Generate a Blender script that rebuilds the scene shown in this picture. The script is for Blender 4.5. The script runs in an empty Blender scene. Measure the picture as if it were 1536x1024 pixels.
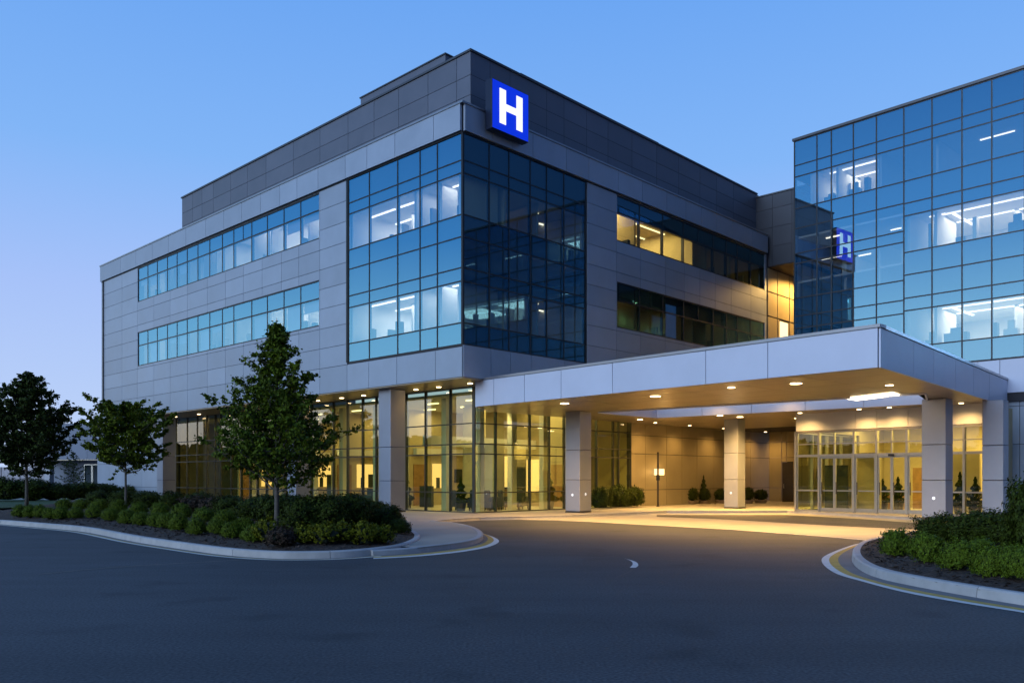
import bpy, bmesh, math, random
from mathutils import Vector, noise
R = math.radians
S = bpy.context.scene
COL = S.collection
F, HX, HY, CH = 1262.0, 768.0, 716.0, 1.7      # focal length (px), vanishing centre, eye height

# ------------------------------------------------------------------ helpers
def G(px, py, z=0.0):
    Y = (CH - z) * F / (py - HY)
    return ((px - HX) / F * Y, Y)
def Zat(py, Y): return CH + (HY - py) / F * Y

class Plane:
    """vertical facade plane: origin, horizontal direction d, outward normal n"""
    def __init__(s, o, d, n): s.o, s.d, s.n = o, d, n
    def shift(s, off): return Plane((s.o[0] + s.n[0]*off, s.o[1] + s.n[1]*off), s.d, s.n)
    def u(s, px):
        k = (px - HX) / F
        return (k*s.o[1] - s.o[0]) / (s.d[0] - k*s.d[1])
    def P(s, u, off, z):
        return (s.o[0] + s.d[0]*u + s.n[0]*off, s.o[1] + s.d[1]*u + s.n[1]*off, z)
    def Y(s, px): return s.P(s.u(px), 0, 0)[1]

class MB:
    def __init__(s): s.v, s.f = [], []
    def box(s, p, u0, u1, o0, o1, z0, z1):
        b = len(s.v)
        for z in (z0, z1):
            for (u, o) in ((u0, o0), (u1, o0), (u1, o1), (u0, o1)): s.v.append(p.P(u, o, z))
        for q in ((0,1,2,3), (4,5,6,7), (0,1,5,4), (1,2,6,5), (2,3,7,6), (3,0,4,7)): s.f.append(tuple(b+i for i in q))
        return s
    def quad(s, *pts):
        b = len(s.v); s.v += [tuple(p) for p in pts]; s.f.append(tuple(range(b, b+len(pts)))); return s
    def pane(s, p, u0, u1, off, z0, z1):
        if (p.d[1]*p.n[0]-p.d[0]*p.n[1])*(u1-u0) < 0: u0, u1 = u1, u0        # the face looks outward
        return s.quad(p.P(u0, off, z0), p.P(u1, off, z0), p.P(u1, off, z1), p.P(u0, off, z1))
    def prism(s, poly, z0, z1, caps=True):
        b = len(s.v); n = len(poly)
        s.v += [(x, y, z0) for x, y in poly] + [(x, y, z1) for x, y in poly]
        for i in range(n): s.f.append((b+i, b+(i+1) % n, b+n+(i+1) % n, b+n+i))
        if caps: s.f.append(tuple(range(b, b+n))); s.f.append(tuple(range(b+n, b+2*n)))
        return s
    def disc(s, c, r, z, n=20):
        b = len(s.v)
        s.v += [(c[0]+r*math.cos(6.28318*i/n), c[1]+r*math.sin(6.28318*i/n), z) for i in range(n)]
        s.f.append(tuple(range(b, b+n))); return s
    def cyl(s, c, r0, z0, z1, n=20, r1=None):
        r1 = r0 if r1 is None else r1; b = len(s.v)
        for r, z in ((r0, z0), (r1, z1)):
            s.v += [(c[0]+r*math.cos(6.28318*i/n), c[1]+r*math.sin(6.28318*i/n), z) for i in range(n)]
        for i in range(n): s.f.append((b+i, b+(i+1) % n, b+n+(i+1) % n, b+n+i))
        s.f.append(tuple(range(b, b+n))); s.f.append(tuple(range(b+n, b+2*n))); return s
    def tube(s, pts, rad, n=7):
        b = len(s.v); pts = [Vector(p) for p in pts]
        for i, p in enumerate(pts):
            t = (pts[min(i+1, len(pts)-1)] - pts[max(i-1, 0)]).normalized()
            a = t.cross(Vector((.31, .93, .17))).normalized(); c = t.cross(a)
            for k in range(n):
                w = 6.28318*k/n; s.v.append(tuple(p + (a*math.cos(w) + c*math.sin(w))*rad[i]))
        for i in range(len(pts)-1):
            for k in range(n):
                s.f.append((b+i*n+k, b+i*n+(k+1) % n, b+(i+1)*n+(k+1) % n, b+(i+1)*n+k))
        s.f.append(tuple(b+k for k in range(n))); s.f.append(tuple(b+(len(pts)-1)*n+k for k in range(n)))
        return s
    def build(s, name, m, parent=None, fix=True, smooth=False, bevel=0):
        me = bpy.data.meshes.new(name)
        o0 = parent_world(parent)
        me.from_pydata([(x-o0[0], y-o0[1], z-o0[2]) for x, y, z in s.v], [], s.f)
        if fix:
            bm = bmesh.new(); bm.from_mesh(me)
            bmesh.ops.recalc_face_normals(bm, faces=bm.faces)
            bm.to_mesh(me); bm.free()
        if smooth: me.polygons.foreach_set('use_smooth', [True]*len(me.polygons))
        me.materials.append(m)
        o = bpy.data.objects.new(name, me); COL.objects.link(o)
        if parent: o.parent = parent
        if bevel:
            md = o.modifiers.new('Bevel', 'BEVEL'); md.width = bevel; md.segments = 2; md.limit_method = 'ANGLE'
        return o
def parent_world(p):
    v = Vector((0, 0, 0))
    while p: v += p.location; p = p.parent
    return v
def tag(o, label=None, cat=None, group=None, kind=None):
    for k, v in (('label', label), ('category', cat), ('group', group), ('kind', kind)):
        if v: o[k] = v
    return o
def thing(name, loc, label, cat, group=None):
    o = bpy.data.objects.new(name, None); COL.objects.link(o); o.location = loc
    o.empty_display_size = .2
    return tag(o, label, cat, group)
def copy_tree(o, parent=None):
    c = o.copy(); COL.objects.link(c); c.parent = parent
    for ch in list(o.children): copy_tree(ch, c)
    return c
def rect_sub(r, holes):
    out = [r]
    for h in holes:
        nxt = []
        for (a, b, c, d) in out:
            u0, u1, z0, z1 = max(a, h[0]), min(b, h[1]), max(c, h[2]), min(d, h[3])
            if u0 >= u1 - 1e-6 or z0 >= z1 - 1e-6: nxt.append((a, b, c, d)); continue
            if c < z0: nxt.append((a, b, c, z0))
            if z1 < d: nxt.append((a, b, z1, d))
            if a < u0: nxt.append((a, u0, z0, z1))
            if u1 < b: nxt.append((u1, b, z0, z1))
        out = nxt
    return [q for q in out if q[1]-q[0] > .02 and q[3]-q[2] > .02]
def cladding(p, us, zs, holes, gap=.022, o0=0.0, o1=.035):
    """metal panels with open joints, cut round the openings"""
    mb = MB(); us = sorted(us); zs = sorted(zs); g = gap/2
    for i in range(len(us)-1):
        for j in range(len(zs)-1):
            if us[i+1]-us[i] < .08 or zs[j+1]-zs[j] < .08: continue
            for (a, b, c, d) in rect_sub((us[i]+g, us[i+1]-g, zs[j]+g, zs[j+1]-g), holes):
                mb.box(p, a, b, o0, o1, c, d)
    return mb

# ------------------------------------------------------------------ materials
def nodes(m): m.use_nodes = True; return m.node_tree.nodes, m.node_tree.links
def mat(name, base, rough=.6, metal=0.0, var=0.0, nscale=3.0, namp=0.0, bump=0.0, bscale=60, spec=.5, trans=None, col2=None):
    m = bpy.data.materials.new(name); N, L = nodes(m); b = N['Principled BSDF']
    b.inputs['Base Color'].default_value = (*base, 1); b.inputs['Roughness'].default_value = rough
    b.inputs['Metallic'].default_value = metal; b.inputs['Specular IOR Level'].default_value = spec
    src = None
    if var or namp or col2:
        rgb = N.new('ShaderNodeRGB'); rgb.outputs[0].default_value = (*base, 1); src = rgb.outputs[0]
    tc = N.new('ShaderNodeTexCoord')
    if namp:
        n = N.new('ShaderNodeTexNoise'); n.inputs['Scale'].default_value = nscale; n.inputs['Detail'].default_value = 8
        n.inputs['Roughness'].default_value = .6
        L.new(tc.outputs['Object'], n.inputs['Vector'])
        if col2:
            r = N.new('ShaderNodeValToRGB'); r.color_ramp.elements[0].position = .38; r.color_ramp.elements[1].position = .62
            r.color_ramp.elements[0].color = (*base, 1); r.color_ramp.elements[1].color = (*col2, 1)
            L.new(n.outputs['Fac'], r.inputs[0]); src = r.outputs[0]
        else:
            mr = N.new('ShaderNodeMapRange'); mr.inputs['From Min'].default_value = .3; mr.inputs['From Max'].default_value = .7
            mr.inputs['To Min'].default_value = 1-namp; mr.inputs['To Max'].default_value = 1+namp
            L.new(n.outputs['Fac'], mr.inputs['Value'])
            mx = N.new('ShaderNodeVectorMath'); mx.operation = 'SCALE'
            L.new(src, mx.inputs[0]); L.new(mr.outputs[0], mx.inputs['Scale']); src = mx.outputs[0]
        rr = N.new('ShaderNodeMapRange'); rr.inputs['To Min'].default_value = max(0, rough-.08); rr.inputs['To Max'].default_value = min(1, rough+.08)
        L.new(n.outputs['Fac'], rr.inputs['Value']); L.new(rr.outputs[0], b.inputs['Roughness'])
    if var:
        g = N.new('ShaderNodeNewGeometry'); mr = N.new('ShaderNodeMapRange')
        mr.inputs['To Min'].default_value = 1-var; mr.inputs['To Max'].default_value = 1+var
        L.new(g.outputs['Random Per Island'], mr.inputs['Value'])
        mx = N.new('ShaderNodeVectorMath'); mx.operation = 'SCALE'
        L.new(src, mx.inputs[0]); L.new(mr.outputs[0], mx.inputs['Scale']); src = mx.outputs[0]
    if src: L.new(src, b.inputs['Base Color'])
    if bump:
        n2 = N.new('ShaderNodeTexNoise'); n2.inputs['Scale'].default_value = bscale; n2.inputs['Detail'].default_value = 6
        L.new(tc.outputs['Object'], n2.inputs['Vector'])
        bp = N.new('ShaderNodeBump'); bp.inputs['Strength'].default_value = bump; bp.inputs['Distance'].default_value = .02
        L.new(n2.outputs['Fac'], bp.inputs['Height']); L.new(bp.outputs[0], b.inputs['Normal'])
    return m
def emit(name, c, s):
    m = bpy.data.materials.new(name); N, L = nodes(m); b = N['Principled BSDF']
    b.inputs['Base Color'].default_value = (*[x*.25 for x in c], 1)
    b.inputs['Emission Color'].default_value = (*c, 1); b.inputs['Emission Strength'].default_value = s
    return m
def glass(name, refl, tint, base, rough=.004, warp=.0):
    m = bpy.data.materials.new(name); N, L = nodes(m); N.clear()
    out = N.new('ShaderNodeOutputMaterial'); mix = N.new('ShaderNodeMixShader')
    t = N.new('ShaderNodeBsdfTransparent'); t.inputs[0].default_value = (*tint, 1)
    g = N.new('ShaderNodeBsdfGlossy'); g.inputs['Color'].default_value = (*refl, 1); g.inputs['Roughness'].default_value = rough
    gi = N.new('ShaderNodeNewGeometry'); dp = N.new('ShaderNodeVectorMath'); dp.operation = 'DOT_PRODUCT'
    L.new(gi.outputs['Incoming'], dp.inputs[0]); L.new(gi.outputs['True Normal'], dp.inputs[1])
    def mth(op, a_, b_=None):
        q = N.new('ShaderNodeMath'); q.operation = op
        for k_, x_ in enumerate((a_, b_)):
            if x_ is None: continue
            if isinstance(x_, (int, float)): q.inputs[k_].default_value = x_
            else: L.new(x_, q.inputs[k_])
        return q.outputs[0]
    fz_ = mth('POWER', mth('SUBTRACT', 1.0, mth('ABSOLUTE', dp.outputs['Value'])), 5.0)
    mr = N.new('ShaderNodeMapRange'); mr.inputs['To Min'].default_value = base; mr.inputs['To Max'].default_value = 1
    L.new(fz_, mr.inputs['Value']); L.new(mr.outputs[0], mix.inputs[0])
    L.new(t.outputs[0], mix.inputs[1]); L.new(g.outputs[0], mix.inputs[2]); L.new(mix.outputs[0], out.inputs[0])
    if warp:
        tc = N.new('ShaderNodeTexCoord'); n = N.new('ShaderNodeTexNoise'); n.inputs['Scale'].default_value = .7; n.inputs['Detail'].default_value = 1
        L.new(tc.outputs['Object'], n.inputs['Vector'])
        geo = N.new('ShaderNodeNewGeometry')            # each pane sits at a very slightly different angle
        bp = N.new('ShaderNodeBump'); bp.inputs['Strength'].default_value = warp; bp.inputs['Distance'].default_value = .05
        L.new(n.outputs['Fac'], bp.inputs['Height']); L.new(bp.outputs[0], g.inputs['Normal'])
    return m
def leafmat(name, c, var=.45, warm=(.0, .0, .0)):
    m = bpy.data.materials.new(name); N, L = nodes(m); b = N['Principled BSDF']
    g = N.new('ShaderNodeNewGeometry'); r = N.new('ShaderNodeValToRGB')
    r.color_ramp.elements[0].color = (*[x*(1-var) for x in c], 1)
    r.color_ramp.elements[1].color = (c[0]*(1+var)+warm[0], c[1]*(1+var)+warm[1], c[2]*(1+var*.5), 1)
    L.new(g.outputs['Random Per Island'], r.inputs[0]); L.new(r.outputs[0], b.inputs['Base Color'])
    b.inputs['Roughness'].default_value = .6; b.inputs['Specular IOR Level'].default_value = .12
    b.inputs['Subsurface Weight'].default_value = 0
    return m

M = dict(
    panel=mat('silver_panel', (.335, .40, .50), .45, .3, var=.08, nscale=.7, namp=.07, bump=.10, bscale=1.3),
    canopy=mat('canopy_panel', (.60, .65, .79), .5, .12, spec=.3, var=.03, nscale=.5, namp=.05),
    dark_panel=mat('charcoal_panel', (.135, .15, .195), .45, .3, var=.08, nscale=.8, namp=.07),
    joint=mat('joint_black', (.04, .04, .048), .8),
    coping=mat('coping_metal', (.35, .36, .40), .35, .7, nscale=2, namp=.05),
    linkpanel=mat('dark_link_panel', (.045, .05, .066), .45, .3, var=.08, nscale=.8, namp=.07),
    darkcoping=mat('dark_coping', (.09, .095, .11), .4, .5, nscale=2, namp=.05),
    frame=mat('dark_frame', (.035, .038, .045), .38, .6, nscale=4, namp=.08),
    alu=mat('brushed_aluminium', (.40, .40, .37), .32, .8, nscale=5, namp=.05),
    storefront=mat('storefront_metal', (.09, .095, .085), .35, .7, nscale=5, namp=.05),
    spandrel=mat('spandrel_back', (.025, .03, .04), .6, nscale=2, namp=.1),
    column=mat('column_cladding', (.31, .335, .40), .42, .25, var=.05, nscale=.9, namp=.06),
    soffit=mat('soffit_panel', (.31, .265, .205), .33, .45, var=.06, nscale=.6, namp=.08),
    beige=mat('beige_wall_panel', (.36, .31, .20), .5, .15, var=.05, nscale=.7, namp=.08),
    room=mat('office_wall', (.62, .61, .58), .8, nscale=2, namp=.04),
    lobby=mat('lobby_wall', (.46, .39, .24), .75, nscale=1.5, namp=.08),
    lobbyfloor=mat('lobby_floor', (.52, .48, .38), .3, nscale=1.5, namp=.1),
    wood=mat('warm_wood', (.30, .17, .07), .5, nscale=3, namp=.25),
    seat=mat('dark_fabric', (.035, .045, .04), .8, nscale=8, namp=.2),
    asphalt=mat('asphalt', (.052, .055, .062), .72, nscale=.35, namp=.22, bump=.35, bscale=90, spec=.35),
    asphalt2=mat('asphalt_patch', (.072, .068, .062), .7, nscale=.6, namp=.2, bump=.3, bscale=80),
    concrete=mat('concrete_pavement', (.37, .345, .30), .7, nscale=.8, namp=.12, bump=.12, bscale=70),
    kerb=mat('kerb_concrete', (.42, .42, .42), .75, var=.06, nscale=3, namp=.12, bump=.2, bscale=50),
    gutter=mat('gutter_concrete', (.17, .17, .175), .8, nscale=2, namp=.18, bump=.2, bscale=60),
    yellow=mat('worn_yellow_paint', (.46, .31, .06), .7, nscale=4, namp=.22, bump=.1),
    white=mat('worn_white_paint', (.66, .65, .62), .7, nscale=4, namp=.12, bump=.1),
    faint=mat('faded_paint', (.13, .12, .10), .75, nscale=5, namp=.3),
    tar=mat('tar_seam', (.018, .018, .02), .6, nscale=5, namp=.2),
    mulch=mat('bark_mulch', (.020, .013, .010), .95, nscale=14, namp=.6, bump=1.0, bscale=30, col2=(.080, .055, .042)),
    chips=mat('bark_chip', (.060, .042, .032), .9, var=.75, nscale=20, namp=.2),
    bark=mat('grey_bark', (.11, .10, .09), .9, nscale=12, namp=.3, bump=.5, bscale=40),
    grass=mat('lawn_green', (.035, .075, .018), .9, nscale=8, namp=.3, bump=.4, bscale=80),
    terracotta=mat('planter_stone', (.26, .20, .14), .8, nscale=6, namp=.15),
    steel=mat('dark_steel', (.09, .08, .07), .35, .7, nscale=6, namp=.1),
    far=mat('far_wall_panel', (.20, .235, .31), .6, .1, var=.05, nscale=.4, namp=.06),
    pale=mat('pale_fence_board', (.55, .52, .56), .7, var=.06, nscale=1, namp=.05),
    signbox=mat('sign_casing', (.012, .02, .05), .4, .3),
)
def asphalt(name, base):
    m = bpy.data.materials.new(name); N, L = nodes(m); b = N['Principled BSDF']; tc = N.new('ShaderNodeTexCoord')
    def nz(scale, det, lo, hi, sc=(1, 1, 1), rot=0, f0=.3, f1=.7):
        mp = N.new('ShaderNodeMapping'); mp.inputs['Scale'].default_value = sc; mp.inputs['Rotation'].default_value = (0, 0, rot)
        n = N.new('ShaderNodeTexNoise'); n.inputs['Scale'].default_value = scale; n.inputs['Detail'].default_value = det
        L.new(tc.outputs['Object'], mp.inputs[0]); L.new(mp.outputs[0], n.inputs['Vector'])
        q = N.new('ShaderNodeMapRange'); q.inputs['From Min'].default_value = f0; q.inputs['From Max'].default_value = f1
        q.inputs['To Min'].default_value = lo; q.inputs['To Max'].default_value = hi; L.new(n.outputs['Fac'], q.inputs['Value']); return q.outputs[0], n
    def mul(x, y):
        q = N.new('ShaderNodeMath'); q.operation = 'MULTIPLY'; L.new(x, q.inputs[0]); L.new(y, q.inputs[1]); return q.outputs[0]
    big, _ = nz(.22, 6, .80, 1.18); streak, _ = nz(1.0, 4, .86, 1.12, (.12, 1.3, 1), .5); grain, gn = nz(30, 4, .45, 1.60); stain, _ = nz(.8, 3, .70, 1.0, f0=.30, f1=.42)
    v = mul(mul(big, streak), mul(grain, stain))
    vo = N.new('ShaderNodeTexVoronoi'); vo.feature = 'DISTANCE_TO_EDGE'; vo.inputs['Scale'].default_value = .16
    wn_ = N.new('ShaderNodeTexNoise'); wn_.inputs['Scale'].default_value = .9; wn_.inputs['Detail'].default_value = 6; L.new(tc.outputs['Object'], wn_.inputs['Vector'])
    ad_ = N.new('ShaderNodeMix'); ad_.data_type = 'VECTOR'; ad_.inputs[0].default_value = .55
    L.new(tc.outputs['Object'], ad_.inputs[4]); L.new(wn_.outputs['Color'], ad_.inputs[5]); L.new(ad_.outputs[1], vo.inputs['Vector'])
    ck = N.new('ShaderNodeMapRange'); ck.inputs['From Min'].default_value = .002; ck.inputs['From Max'].default_value = .006; ck.inputs['To Min'].default_value = .93
    L.new(vo.outputs['Distance'], ck.inputs['Value']); v = mul(v, ck.outputs[0])
    sc_ = N.new('ShaderNodeVectorMath'); sc_.operation = 'SCALE'; sc_.inputs[0].default_value = base; L.new(v, sc_.inputs['Scale']); L.new(sc_.outputs[0], b.inputs['Base Color'])
    b.inputs['Roughness'].default_value = .74; b.inputs['Specular IOR Level'].default_value = .35
    bp = N.new('ShaderNodeBump'); bp.inputs['Strength'].default_value = .5; bp.inputs['Distance'].default_value = .012; L.new(gn.outputs['Fac'], bp.inputs['Height']); L.new(bp.outputs[0], b.inputs['Normal'])
    return m
M['asphalt'] = asphalt('asphalt', (.054, .057, .064)); M['asphalt2'] = asphalt('asphalt_strip', (.075, .072, .066))
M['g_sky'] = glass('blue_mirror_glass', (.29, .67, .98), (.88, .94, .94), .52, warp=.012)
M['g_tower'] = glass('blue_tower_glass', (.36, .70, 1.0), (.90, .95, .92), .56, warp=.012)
M['g_shaded'] = glass('shaded_face_glass', (.22, .55, .80), (.66, .74, .62), .24, warp=.012)  # dimmer glazing copy for the right face, its shade put in the colour
M['g_ground'] = glass('green_lobby_glass', (.92, .95, .92), (.84, .96, .62), .24, warp=.01)
M['g_door'] = glass('door_glass', (.9, .95, .9), (.82, .90, .58), .12)
M['lamp'] = emit('warm_lamp', (1, .70, .34), 14)
M['panel_light'] = emit('warm_light_panel', (1, .78, .48), 9)
M['strip'] = emit('white_strip', (1, .93, .80), 2.6)
M['warmstrip'] = emit('warm_strip', (1, .80, .45), 3)
M['shade'] = emit('shade_and_window_glow', (1, .70, .32), 2.2)
M['wall_glow'] = emit('lit_wall_glow', (1, .58, .20), 1.5)  # glow without a lamp, imitates lamplit patches of lobby wall
M['blueface'] = emit('sign_blue', (.001, .03, .74), .92)
M['letter'] = emit('sign_white', (.93, .95, 1), 1.15)

def area(name, loc, sx, sy, power, color, rot=0.0, parent=None):
    l = bpy.data.lights.new(name, 'AREA'); l.shape = 'RECTANGLE'; l.size = sx; l.size_y = sy; l.energy = power; l.color = color
    o = bpy.data.objects.new(name, l); COL.objects.link(o); o.location = loc; o.rotation_euler = (0, 0, rot)
    if parent: o.parent = parent; o.location = Vector(loc) - parent_world(parent)
    return o
def spot(name, loc, power, color, ang=140, blend=.8, parent=None, rad=.09):
    l = bpy.data.lights.new(name, 'SPOT'); l.energy = power; l.color = color; l.spot_size = R(ang); l.spot_blend = blend; l.shadow_soft_size = rad
    o = bpy.data.objects.new(name, l); COL.objects.link(o); o.location = loc
    if parent: o.parent = parent; o.location = Vector(loc) - parent_world(parent)
    return o
WARM = (1, .55, .155); WHITE = (1, .93, .82); GOLD = (1, .70, .30)

# ------------------------------------------------------------------ facade planes
a = math.atan2(1262, 768+546)
dL = (-math.cos(a), math.sin(a)); nL = (-math.sin(a), -math.cos(a))
dR = (math.sin(a), math.cos(a)); nR = (math.cos(a), -math.sin(a))
C0 = ((694-HX)/F*34.4, 34.4)
PL = Plane(C0, dL, nL); PR = Plane(C0, dR, nR)
LEN_L, LEN_R = PL.u(153), PR.u(1149)
Z_SOF, Z_BAND, Z_PAR0, Z_PAR1 = 5.82, 7.06, 15.82, 17.02
PV = .115                                              # pavement level
hosp = thing('hospital_building', (*PL.P(0, 0, 0)[:2], 0), 'grey panelled four storey hospital block with dark corner curtain wall and charcoal penthouse', 'building')

# --- openings
us_curtL = [PL.u(x) for x in (523, 554, 596.5, 630, 656, 692.6)]
us_curtR = [PR.u(x) for x in (695.4, 733.7, 795.3, 845.8, 878.4)]
us_curtR_thin = [PR.u(x) for x in (763.4, 819.8)]
zs_curt = [Zat(y, 34.4) for y in (515.8, 483.5, 421, 400.8, 354.4, 321, 258.7, 239.4, 198.5)]
us_ribL = [PL.u(x) for x in (207.5, 221.6, 235.7, 250.9, 265.4, 280.6, 296.6, 314.4, 333.3, 350.4, 377.4, 400.8, 425.7, 450.9, 479.5)]
us_ribR = [PR.u(x) for x in (924.7, 959.4, 994.4, 1025.6, 1070, 1089.7, 1106, 1126, 1146.5)]
RIB = [(9.17, 10.55, 11.46), (13.48, 14.92, 15.78)]
def span(us): return min(us), max(us)
holesL = [(*span(us_curtL), zs_curt[0], zs_curt[-1])] + [(*span(us_ribL), z[0], z[2]) for z in RIB]
holesR = [(*span(us_curtR), zs_curt[0], zs_curt[-1])] + [(*span(us_ribR), z[0], z[2]) for z in RIB]
holesL[0] = (-.01, holesL[0][1], holesL[0][2], holesL[0][3]); holesR[0] = (-.01, holesR[0][1], holesR[0][2], holesR[0][3])

# --- backing walls
for p, ln, hs, nm in ((PL, LEN_L, holesL, 'wall'), (PR, LEN_R+9, holesR, 'wall')):
    mb = MB(); st = .35 if p is PR else 0.0
    for (x0, x1, z0, z1) in rect_sub((st, ln, Z_SOF+.002, Z_PAR1-.12), hs): mb.box(p, x0, x1, -.35, -.004, z0, z1)
    mb.build(nm, M['joint'], hosp)
MB().box(PL, LEN_L-.35, LEN_L-.002, -22, -.36, Z_SOF+.002, Z_PAR1-.12).build('wall', M['panel'], hosp)
# --- metal cladding
zrows = [Z_BAND + .9733*i for i in range(10)]
vL = [PL.u(x) for x in (183.8, 206.8, 231.6, 256, 282, 311.8, 339, 366, 394, 423, 449, 480.6, 521.5, 554, 596, 654)] + [0, LEN_L]
vR = [PR.u(x) for x in (735.6, 765, 796, 846, 880, 924, 960, 997, 1025.6, 1049, 1072, 1096, 1125.6)] + [0, LEN_R]
cladding(PL, vL, [Z_SOF, Z_BAND], []).build('bottom_band', M['panel'], hosp)
cladding(PL, [u for u in vL if u > us_curtL[0]-.2] , zrows, holesL).build('cladding', M['panel'], hosp)
cladding(PR, [u for u in vR if u < PR.u(890)], [Z_SOF, zs_curt[0]-.02], []).build('bottom_band', M['panel'], hosp)
cladding(PR, [u for u in vR if u > PR.u(870)], [Z_SOF] + zrows, holesR).build('cladding', M['panel'], hosp)
MB().box(PL, LEN_L-.45, LEN_L-.32, .036, .10, Z_BAND, Z_PAR0-.02).build('corner_trim', M['frame'], hosp)
# parapet band slightly proud of the wall, with coping
for p, v, ln in ((PL, vL, LEN_L), (PR, vR, LEN_R)):
    cladding(p, v, [Z_PAR0+.03, Z_PAR1-.07], [], o0=.03, o1=.14).build('parapet', M['panel'], hosp)
    MB().box(p, .0, ln, -.004, .05, Z_PAR0-.03, Z_PAR0+.02).build('parapet_flashing', M['frame'], hosp)
cp = MB(); cp.box(PL, -.18, LEN_L+.03, -.4, .18, Z_PAR1-.075, Z_PAR1); cp.box(PR, .41, LEN_R, -.4, .18, Z_PAR1-.075, Z_PAR1)
cp.build('coping', M['coping'], hosp)
# flat roof behind the parapet
MB().prism([PL.P(.3, -.4, 0)[:2], PL.P(LEN_L-.4, -.4, 0)[:2], PL.P(LEN_L-.4, -24, 0)[:2], PR.P(24.5, -4, 0)[:2], PR.P(LEN_R+8, -.4, 0)[:2]], 16.2, 16.3).build('roof', M['joint'], hosp)

# --- penthouse, recessed
PPL = Plane((C0[0]-nL[0]*1.2-nR[0]*.8, C0[1]-nL[1]*1.2-nR[1]*.8), dL, nL); PPR = Plane(PPL.o, dR, nR)
Z_PH = 19.9
pu_L, pu_R = PPL.u(273), PPR.u(1135.5)
pent = MB().prism([PPL.P(0, -.03, 0)[:2], PPL.P(pu_L, -.03, 0)[:2], PPL.P(pu_L, -14, 0)[:2], PPR.P(pu_R+6, -14, 0)[:2], PPR.P(pu_R+6, -.03, 0)[:2]], 16.25, Z_PH-.05).build('penthouse', M['joint'], hosp)
phz = [16.3, 17.15, 18.0, 18.85, Z_PH-.06]
jl = [PPL.u(x) for x in (289, 303, 320, 346, 371, 399, 440, 480, 522, 561, 598, 642, 685)] + [0, pu_L]
jr = [PPR.u(x) for x in (735, 765, 820, 846, 880, 912, 948, 985, 1018, 1050, 1075, 1100)] + [0, pu_R]
cladding(PPL, jl, phz, [], gap=.022, o0=-.03, o1=0).build('cladding', M['dark_panel'], pent)
cladding(PPR, jr, phz, [], gap=.022, o0=-.03, o1=0).build('cladding', M['dark_panel'], pent)
mb = MB(); mb.box(PPL, -.06, pu_L+.06, -.3, .06, Z_PH-.06, Z_PH+.03); mb.box(PPR, .31, pu_R, -.3, .06, Z_PH-.06, Z_PH+.03)
mb.build('coping', M['darkcoping'], pent)
# louvre on the penthouse
uv0, uv1 = PPL.u(347), PPL.u(337)
mb = MB().box(PPL, uv0, uv1, .001, .03, 17.25, 17.85)
for k in range(6): mb.box(PPL, uv0+.04, uv1-.04, .03, .07, 17.30+k*.09, 17.34+k*.09)
mb.build('vent', M['frame'], pent)
# raised mechanical screens
def screen(p, x0, x1, yref, xref, back, mdeep):
    q = p.shift(-back); z1 = Zat(yref, q.Y(xref))
    mb = MB().box(q, q.u(x0), q.u(x1), -mdeep, 0, 16.3, z1-.06)
    o = mb.build('mechanical_screen', M['dark_panel'], hosp)
    MB().box(q, min(q.u(x0), q.u(x1))-.05, max(q.u(x0), q.u(x1))+.05, -mdeep, .05, z1-.058, z1).build('coping', M['darkcoping'], o)
screen(PPL, 541, 668, 84, 660, 1.1, 1.6)
screen(PPR, 781, 986, 112, 784, 1.1, 1.6)

# --- window bays of the ribbons: each bay is a window with its pane
def window_bay(p, u0, u1, z, gm, extra=None):
    u0, u1 = min(u0, u1), max(u0, u1); w = .027
    mb = MB()
    mb.box(p, u0, u0+w, -.16, .004, z[0]+.07, z[2]-.07); mb.box(p, u1-w, u1, -.16, .004, z[0]+.07, z[2]-.07)
    mb.box(p, u0, u1, -.16, .012, z[0], z[0]+.07); mb.box(p, u0, u1, -.16, .012, z[2]-.07, z[2])
    mb.box(p, u0+w, u1-w, -.14, .003, z[1]-.035, z[1]+.035)
    if extra: mb.box(p, extra-.02, extra+.02, -.14, .002, z[1]+.035, z[2]-.07)
    wd = mb.build('window', M['frame'], hosp)
    MB().pane(p, u0+w, u1-w, -.012, z[0]+.07, z[1]-.035).pane(p, u0+w, u1-w, -.013, z[1]+.035, z[2]-.07).build('pane', gm, wd, fix=False)
    MB().box(p, u0+w, u1-w, -.13, -.09, z[1]-.03, z[2]-.07).build('spandrel', M['spandrel'], wd)
for z in RIB:
    for i in range(len(us_ribL)-1):
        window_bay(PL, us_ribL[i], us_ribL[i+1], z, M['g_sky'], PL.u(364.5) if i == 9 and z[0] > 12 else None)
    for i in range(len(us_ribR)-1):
        window_bay(PR, us_ribR[i], us_ribR[i+1], z, M['g_shaded'], PR.u(1047.5) if i == 3 else None)

# --- corner curtain wall (two faces)
def curtain(p, us, zs, gm, vision, thin=(), w=.06, parent=hosp, cols=None, name='curtain_wall', fm='frame', front=.012, skip=False):
    us = sorted(us); mb = MB(); h = w/2
    for u in us[1 if skip else 0:]: mb.box(p, u-h, u+h, -.12, front, zs[0], zs[-1])
    for u in thin: mb.box(p, u-.018, u+.018, -.1, .02, zs[0]+h, zs[-1]-h)
    for i in range(len(us)-1):
        for z in zs: mb.box(p, us[i]+h, us[i+1]-h, -.12, front-.006, z-h, z+h)
    cw = mb.build(name, M[fm], parent)
    gl, sp = MB(), MB()
    for i in range(len(us)-1):
        for j in range(len(zs)-1):
            gl.pane(p, us[i]+h, us[i+1]-h, -.004, zs[j]+h, zs[j+1]-h)
            if j not in vision: sp.box(p, us[i]+h, us[i+1]-h, -.16, -.10, zs[j]+h, zs[j+1]-h)
    gl.build('glazing', gm, cw, fix=False)
    if sp.f: sp.build('spandrel', M['spandrel'], cw)
    return cw
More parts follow.
